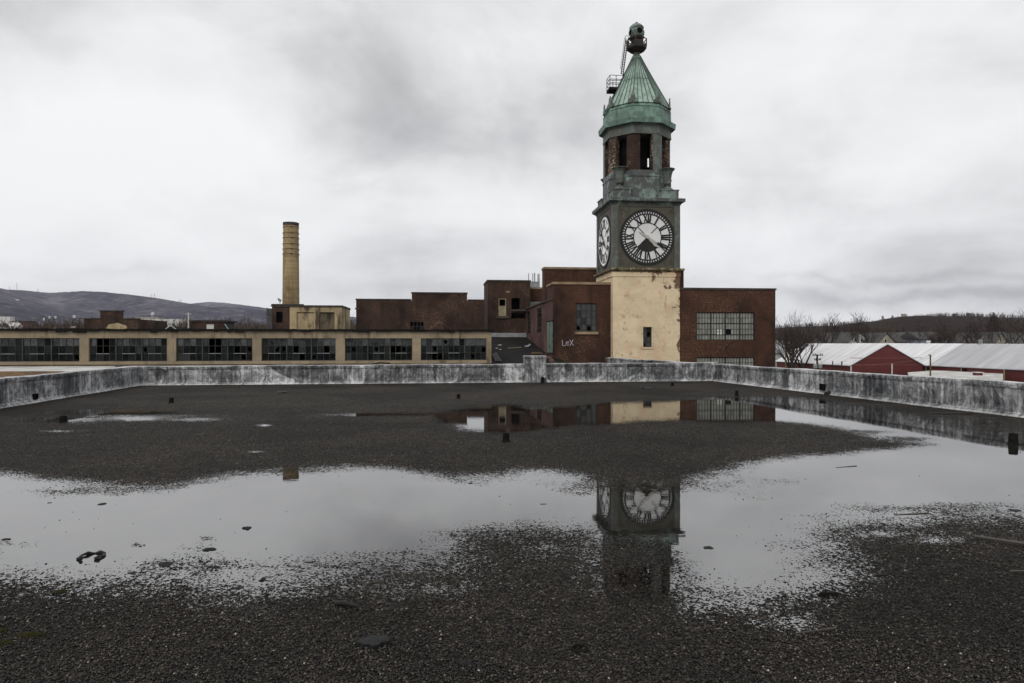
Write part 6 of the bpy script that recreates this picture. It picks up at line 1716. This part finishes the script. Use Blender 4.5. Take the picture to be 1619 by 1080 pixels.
# curled ring of roofing felt
X, Y = gpt(145, 882)
m = MB(); pts = []; rad = []
for k in range(20):
    a = R(-55 + 290 * k / 19); r_ = 17 / FPX * Y
    pts.append((r_ * math.cos(a) * (1 + .12 * math.sin(k * 2.3)), r_ * 1.15 * math.sin(a), .012 + .006 * math.sin(k * 1.1))); rad.append(.011 + .004 * math.sin(k * 1.7))
m.tube(pts, rad, 7)
o = m.build('felt_curl', M['rubber']); o.location = (X, Y, 0); o.rotation_euler = (0, 0, .2); tag(o, 'curled open ring of black roofing felt lying in the left water', 'roofing scrap')
SCR = [(390, 836.5, 17, 6, .030, 'rounded black scrap alone in open water'), (161, 798, 15, 5, .022, 'small pointed black scrap in the water near the left'), (261, 893, 26, 9, .030, 'tattered black scrap on the shoal left of two others'), (330, 870, 22, 9, .026, 'flat grey black scrap at the top of the stone shoal'), (336, 898, 24, 7, .022, 'long low black scrap on the lower side of the stone shoal'), (415, 918, 9, 9, .028, 'upright dark chip at the near edge of the left water'), (376, 931, 20, 6, .018, 'thin dark scrap at the near edge of the left water'), (210, 907, 14, 5, .018, 'small dark chip between the felt curl and the gravel'), (1118, 867, 20, 8, .022, 'oval black scrap in the water right of the tower reflection'), (744, 765, 8, 3, .018, 'small grey stone alone in the far water'), (858, 798, 13, 3, .014, 'flat grey stone in the water left of the tower reflection'), (8, 854, 18, 5, .02, 'flat dark scrap at the left edge of the water'), (1605, 808, 26, 6, .02, 'dark low clump at the right edge of the water'), (78, 796, 7, 3, .015, 'tiny dark stone in the left water'), (912, 752, 18, 3, .012, 'thin dark strip at the far edge of the water'), (778, 836, 12, 4, .016, 'small dark chip where the shoal meets the middle water'), (640, 874, 6, 5, .02, 'tiny pointed stone in the grey middle water')]
for i, (px, py, w_, h_, hh, lab) in enumerate(SCR):
    X, Y = gpt(px, py); k = Y / FPX
    lump('stone' if 'stone' in lab else 'scrap', px, py, w_ * k, max(.05, h_ * k * Y / EYE * .6), hh * .55, M['rubber'] if i % 3 else M['slate_scrap'], lab, 'stone' if 'stone' in lab else 'roofing scrap', 100 + i, group='scraps lying in the water')
# torn slab of felt in the foreground, and other bits
X, Y = gpt(590, 1019)
scrap('roofing_scrap', 0, 0, 58 / FPX * Y, .155, M['slate_scrap'], 'torn grey slab of roofing felt lying on the foreground gravel', 'roofing scrap', .08, .10, 11, P=Vector((X, Y, 0)), thick=.022, n=17)
X, Y = gpt(916, 1028); m = MB(); m.tube([(.038 * math.cos(a), .038 * math.sin(a), .008) for a in np.linspace(0, 6.2, 22)], .008, 6); m.lathe(0, 0, [(.001, .003), (.036, .003)], 16, cap=False)
o = m.build('metal_ring', M['stub']); o.location = (X, Y, 0); tag(o, 'small black ring lying on the foreground gravel', 'ring')
lump('roofing_scrap', 735, 1050, .07, .06, .012, M['slate_scrap'], 'small dark flat chip near the bottom middle of the gravel', 'roofing scrap', 301)
X, Y = gpt(548, 959); m = MB(); m.tube([(-.075, .02, .012), (-.02, 0, .02), (.03, -.01, .014), (.085, -.03, .010)], [.012, .016, .011, .006], 6)
o = m.build('twig', M['rubber']); o.location = (X, Y, 0); tag(o, 'short dark twig on the gravel below the middle water', 'twig')
def stick(px0, py0, px1, py1, w, h, mat, name, label, cat, lift=.0):
    a, b_ = Vector((*gpt(px0, py0), h / 2 + lift)), Vector((*gpt(px1, py1), h / 2 + .004))
    c = (a + b_) / 2; m = MB(); d = b_ - a; L = d.length
    rnd = random.Random(px0)
    n = 6; vs = []
    dn = d.normalized(); sd_ = Vector((-dn.y, dn.x, 0))
    for k in range(n + 1):
        p = a + d * k / n; ww = w * (1 - .12 * rnd.random()); z = h * (1 - .1 * rnd.random())
        for s, t in ((-1, -1), (1, -1), (1, 1), (-1, 1)): vs.append(tuple(p + sd_ * s * ww / 2 + Vector((0, 0, t * z / 2))))
    fs = [(k * 4 + j, k * 4 + (j + 1) % 4, (k + 1) * 4 + (j + 1) % 4, (k + 1) * 4 + j) for k in range(n) for j in range(4)] + [(3, 2, 1, 0), (n * 4, n * 4 + 1, n * 4 + 2, n * 4 + 3)]
    m.add(vs, fs); o = m.build(name, mat, loc=tuple(c)); return tag(o, label, cat)
stick(1540, 851, 1680, 872, .06, .022, M['wood'], 'plank', 'weathered dark plank lying on the gravel at the right edge', 'plank')
stick(1296, 942, 1325, 943, .02, .022, M['stub'], 'stick', 'short black stick on the gravel near the lower right', 'stick')
stick(1262, 1003, 1322, 996, .012, .01, M['wood'], 'lath', 'thin grey lath half buried in the lower right gravel', 'lath')
stick(1322, 740, 1354, 737.5, .016, .008, M['wood'], 'stick', 'broken dark stick floating in the right water', 'stick')
stick(1415, 815, 1468, 812.5, .018, .009, M['wood'], 'stick', 'long thin stick lying in shallow water near the plank', 'stick')
stick(1470, 654, 1536, 654.5, .05, .03, M['wood'], 'plank', 'thin plank lying at the foot of the right parapet', 'plank')
stick(1596, 905, 1650, 905, .02, .012, M['wood'], 'lath', 'pale thin lath at the right edge below the plank', 'lath')
lump('felt_heap', 1313, 624, .30, .30, .10, M['rubber'], 'low black heap of felt below the right parapet scupper', 'felt heap', 401)
lump('felt_heap', 1021, 614.5, .38, .5, .05, M['rubber'], 'flat dark felt heap before the far parapet', 'felt heap', 402)
lump('felt_heap', 447, 621, .32, .5, .05, M['rubber'], 'flat dark felt heap on the gravel near the far left wall', 'felt heap', 403)
lump('felt_heap', 290, 605.6, .30, .12, .07, M['rubber'], 'dark felt heap against the far left parapet', 'felt heap', 404)
lump('felt_heap', 692, 604.5, .45, .12, .06, M['rubber'], 'dark felt strip heaped against the middle of the far parapet', 'felt heap', 405)
lump('moss_clump', 52, 1006, .17, .05, .018, M['moss'], 'green moss clump in the lower left foreground, the larger one', 'moss', 501)
lump('moss_clump', 10, 1018, .10, .05, .016, M['moss'], 'dark moss clump at the lower left edge below the larger one', 'moss', 502)
lump('moss_clump', 4, 998, .07, .05, .016, M['moss'], 'small yellow moss clump at the very left edge', 'moss', 503)
lump('moss_clump', 95, 937, .09, .05, .014, M['moss'], 'small moss clump on the gravel below the left water', 'moss', 504)

# loose stones: real pebbles over the near gravel and breaking the shallow water
rs = np.random.RandomState(12)
N = 190000
Y = 2.75 + 11.0 * rs.rand(N) ** 2.1; X = (rs.rand(N) * 2 - 1) * Y * .80
L = water_level(X, Y)
pr = np.clip(np.where(L < .0, .95, .6 * (1 - L / .7) ** 3 * (L < .7) + .0015), 0, 1)
k = rs.rand(N) < pr
X, Y = X[k], Y[k]; n = len(X)
base = np.array([(1, 0, 0), (-1, 0, 0), (0, 1, 0), (0, -1, 0), (0, 0, 1), (0, 0, -1)], float)
ofc = np.array([(0, 2, 4), (2, 1, 4), (1, 3, 4), (3, 0, 4), (2, 0, 5), (1, 2, 5), (3, 1, 5), (0, 3, 5)])
sz = (.0032 + .0042 * rs.rand(n) ** 2.2)[:, None, None]
sc_ = sz * (.7 + .6 * rs.rand(n, 6, 1)) * np.stack([1.1 + .5 * rs.rand(n), .9 + .3 * rs.rand(n), .7 + .3 * rs.rand(n)], 1)[:, None, :]
vv = base[None] * sc_
an_ = rs.rand(n) * 6.28; c, s = np.cos(an_)[:, None], np.sin(an_)[:, None]
vx = vv[:, :, 0] * c - vv[:, :, 1] * s + X[:, None]; vy = vv[:, :, 0] * s + vv[:, :, 1] * c + Y[:, None]; vz = vv[:, :, 2] + .006
co = np.stack([vx, vy, vz], 2).reshape(-1, 3); faces = (ofc[None] + (np.arange(n) * 6)[:, None, None]).reshape(-1, 3)
me = bpy.data.meshes.new('gravel')
me.vertices.add(len(co)); me.vertices.foreach_set('co', co.ravel()); me.loops.add(faces.size); me.loops.foreach_set('vertex_index', faces.ravel().astype(np.int32))
me.polygons.add(len(faces)); me.polygons.foreach_set('loop_start', np.arange(0, faces.size, 3, dtype=np.int32))
me.materials.append(M['pebble']); me.update(calc_edges=True); me.validate()
o = bpy.data.objects.new('gravel', me); COL.objects.link(o); tag(o, 'loose wet dark gravel lying over the near roof', 'gravel', kind='stuff')

# ------------------------------------------------------------------ air: an even pale haze over the whole valley
hm = bpy.data.materials.new('haze'); hm.use_nodes = True
ht = hm.node_tree; ht.nodes.clear()
pv = nd(ht, 'ShaderNodeVolumePrincipled', {'Color': (0.74, 0.77, 0.94, 1), 'Density': 0.00006, 'Anisotropy': 0.0})
nd(ht, 'ShaderNodeOutputMaterial', {'Volume': pv.outputs[0]})
m = MB(); m.box(-6500, 6500, -1500, 7200, GZ - 4, 480)
hz_ = m.build('haze', hm); tag(hz_, 'thin pale air over the valley and hills', 'haze', kind='stuff')
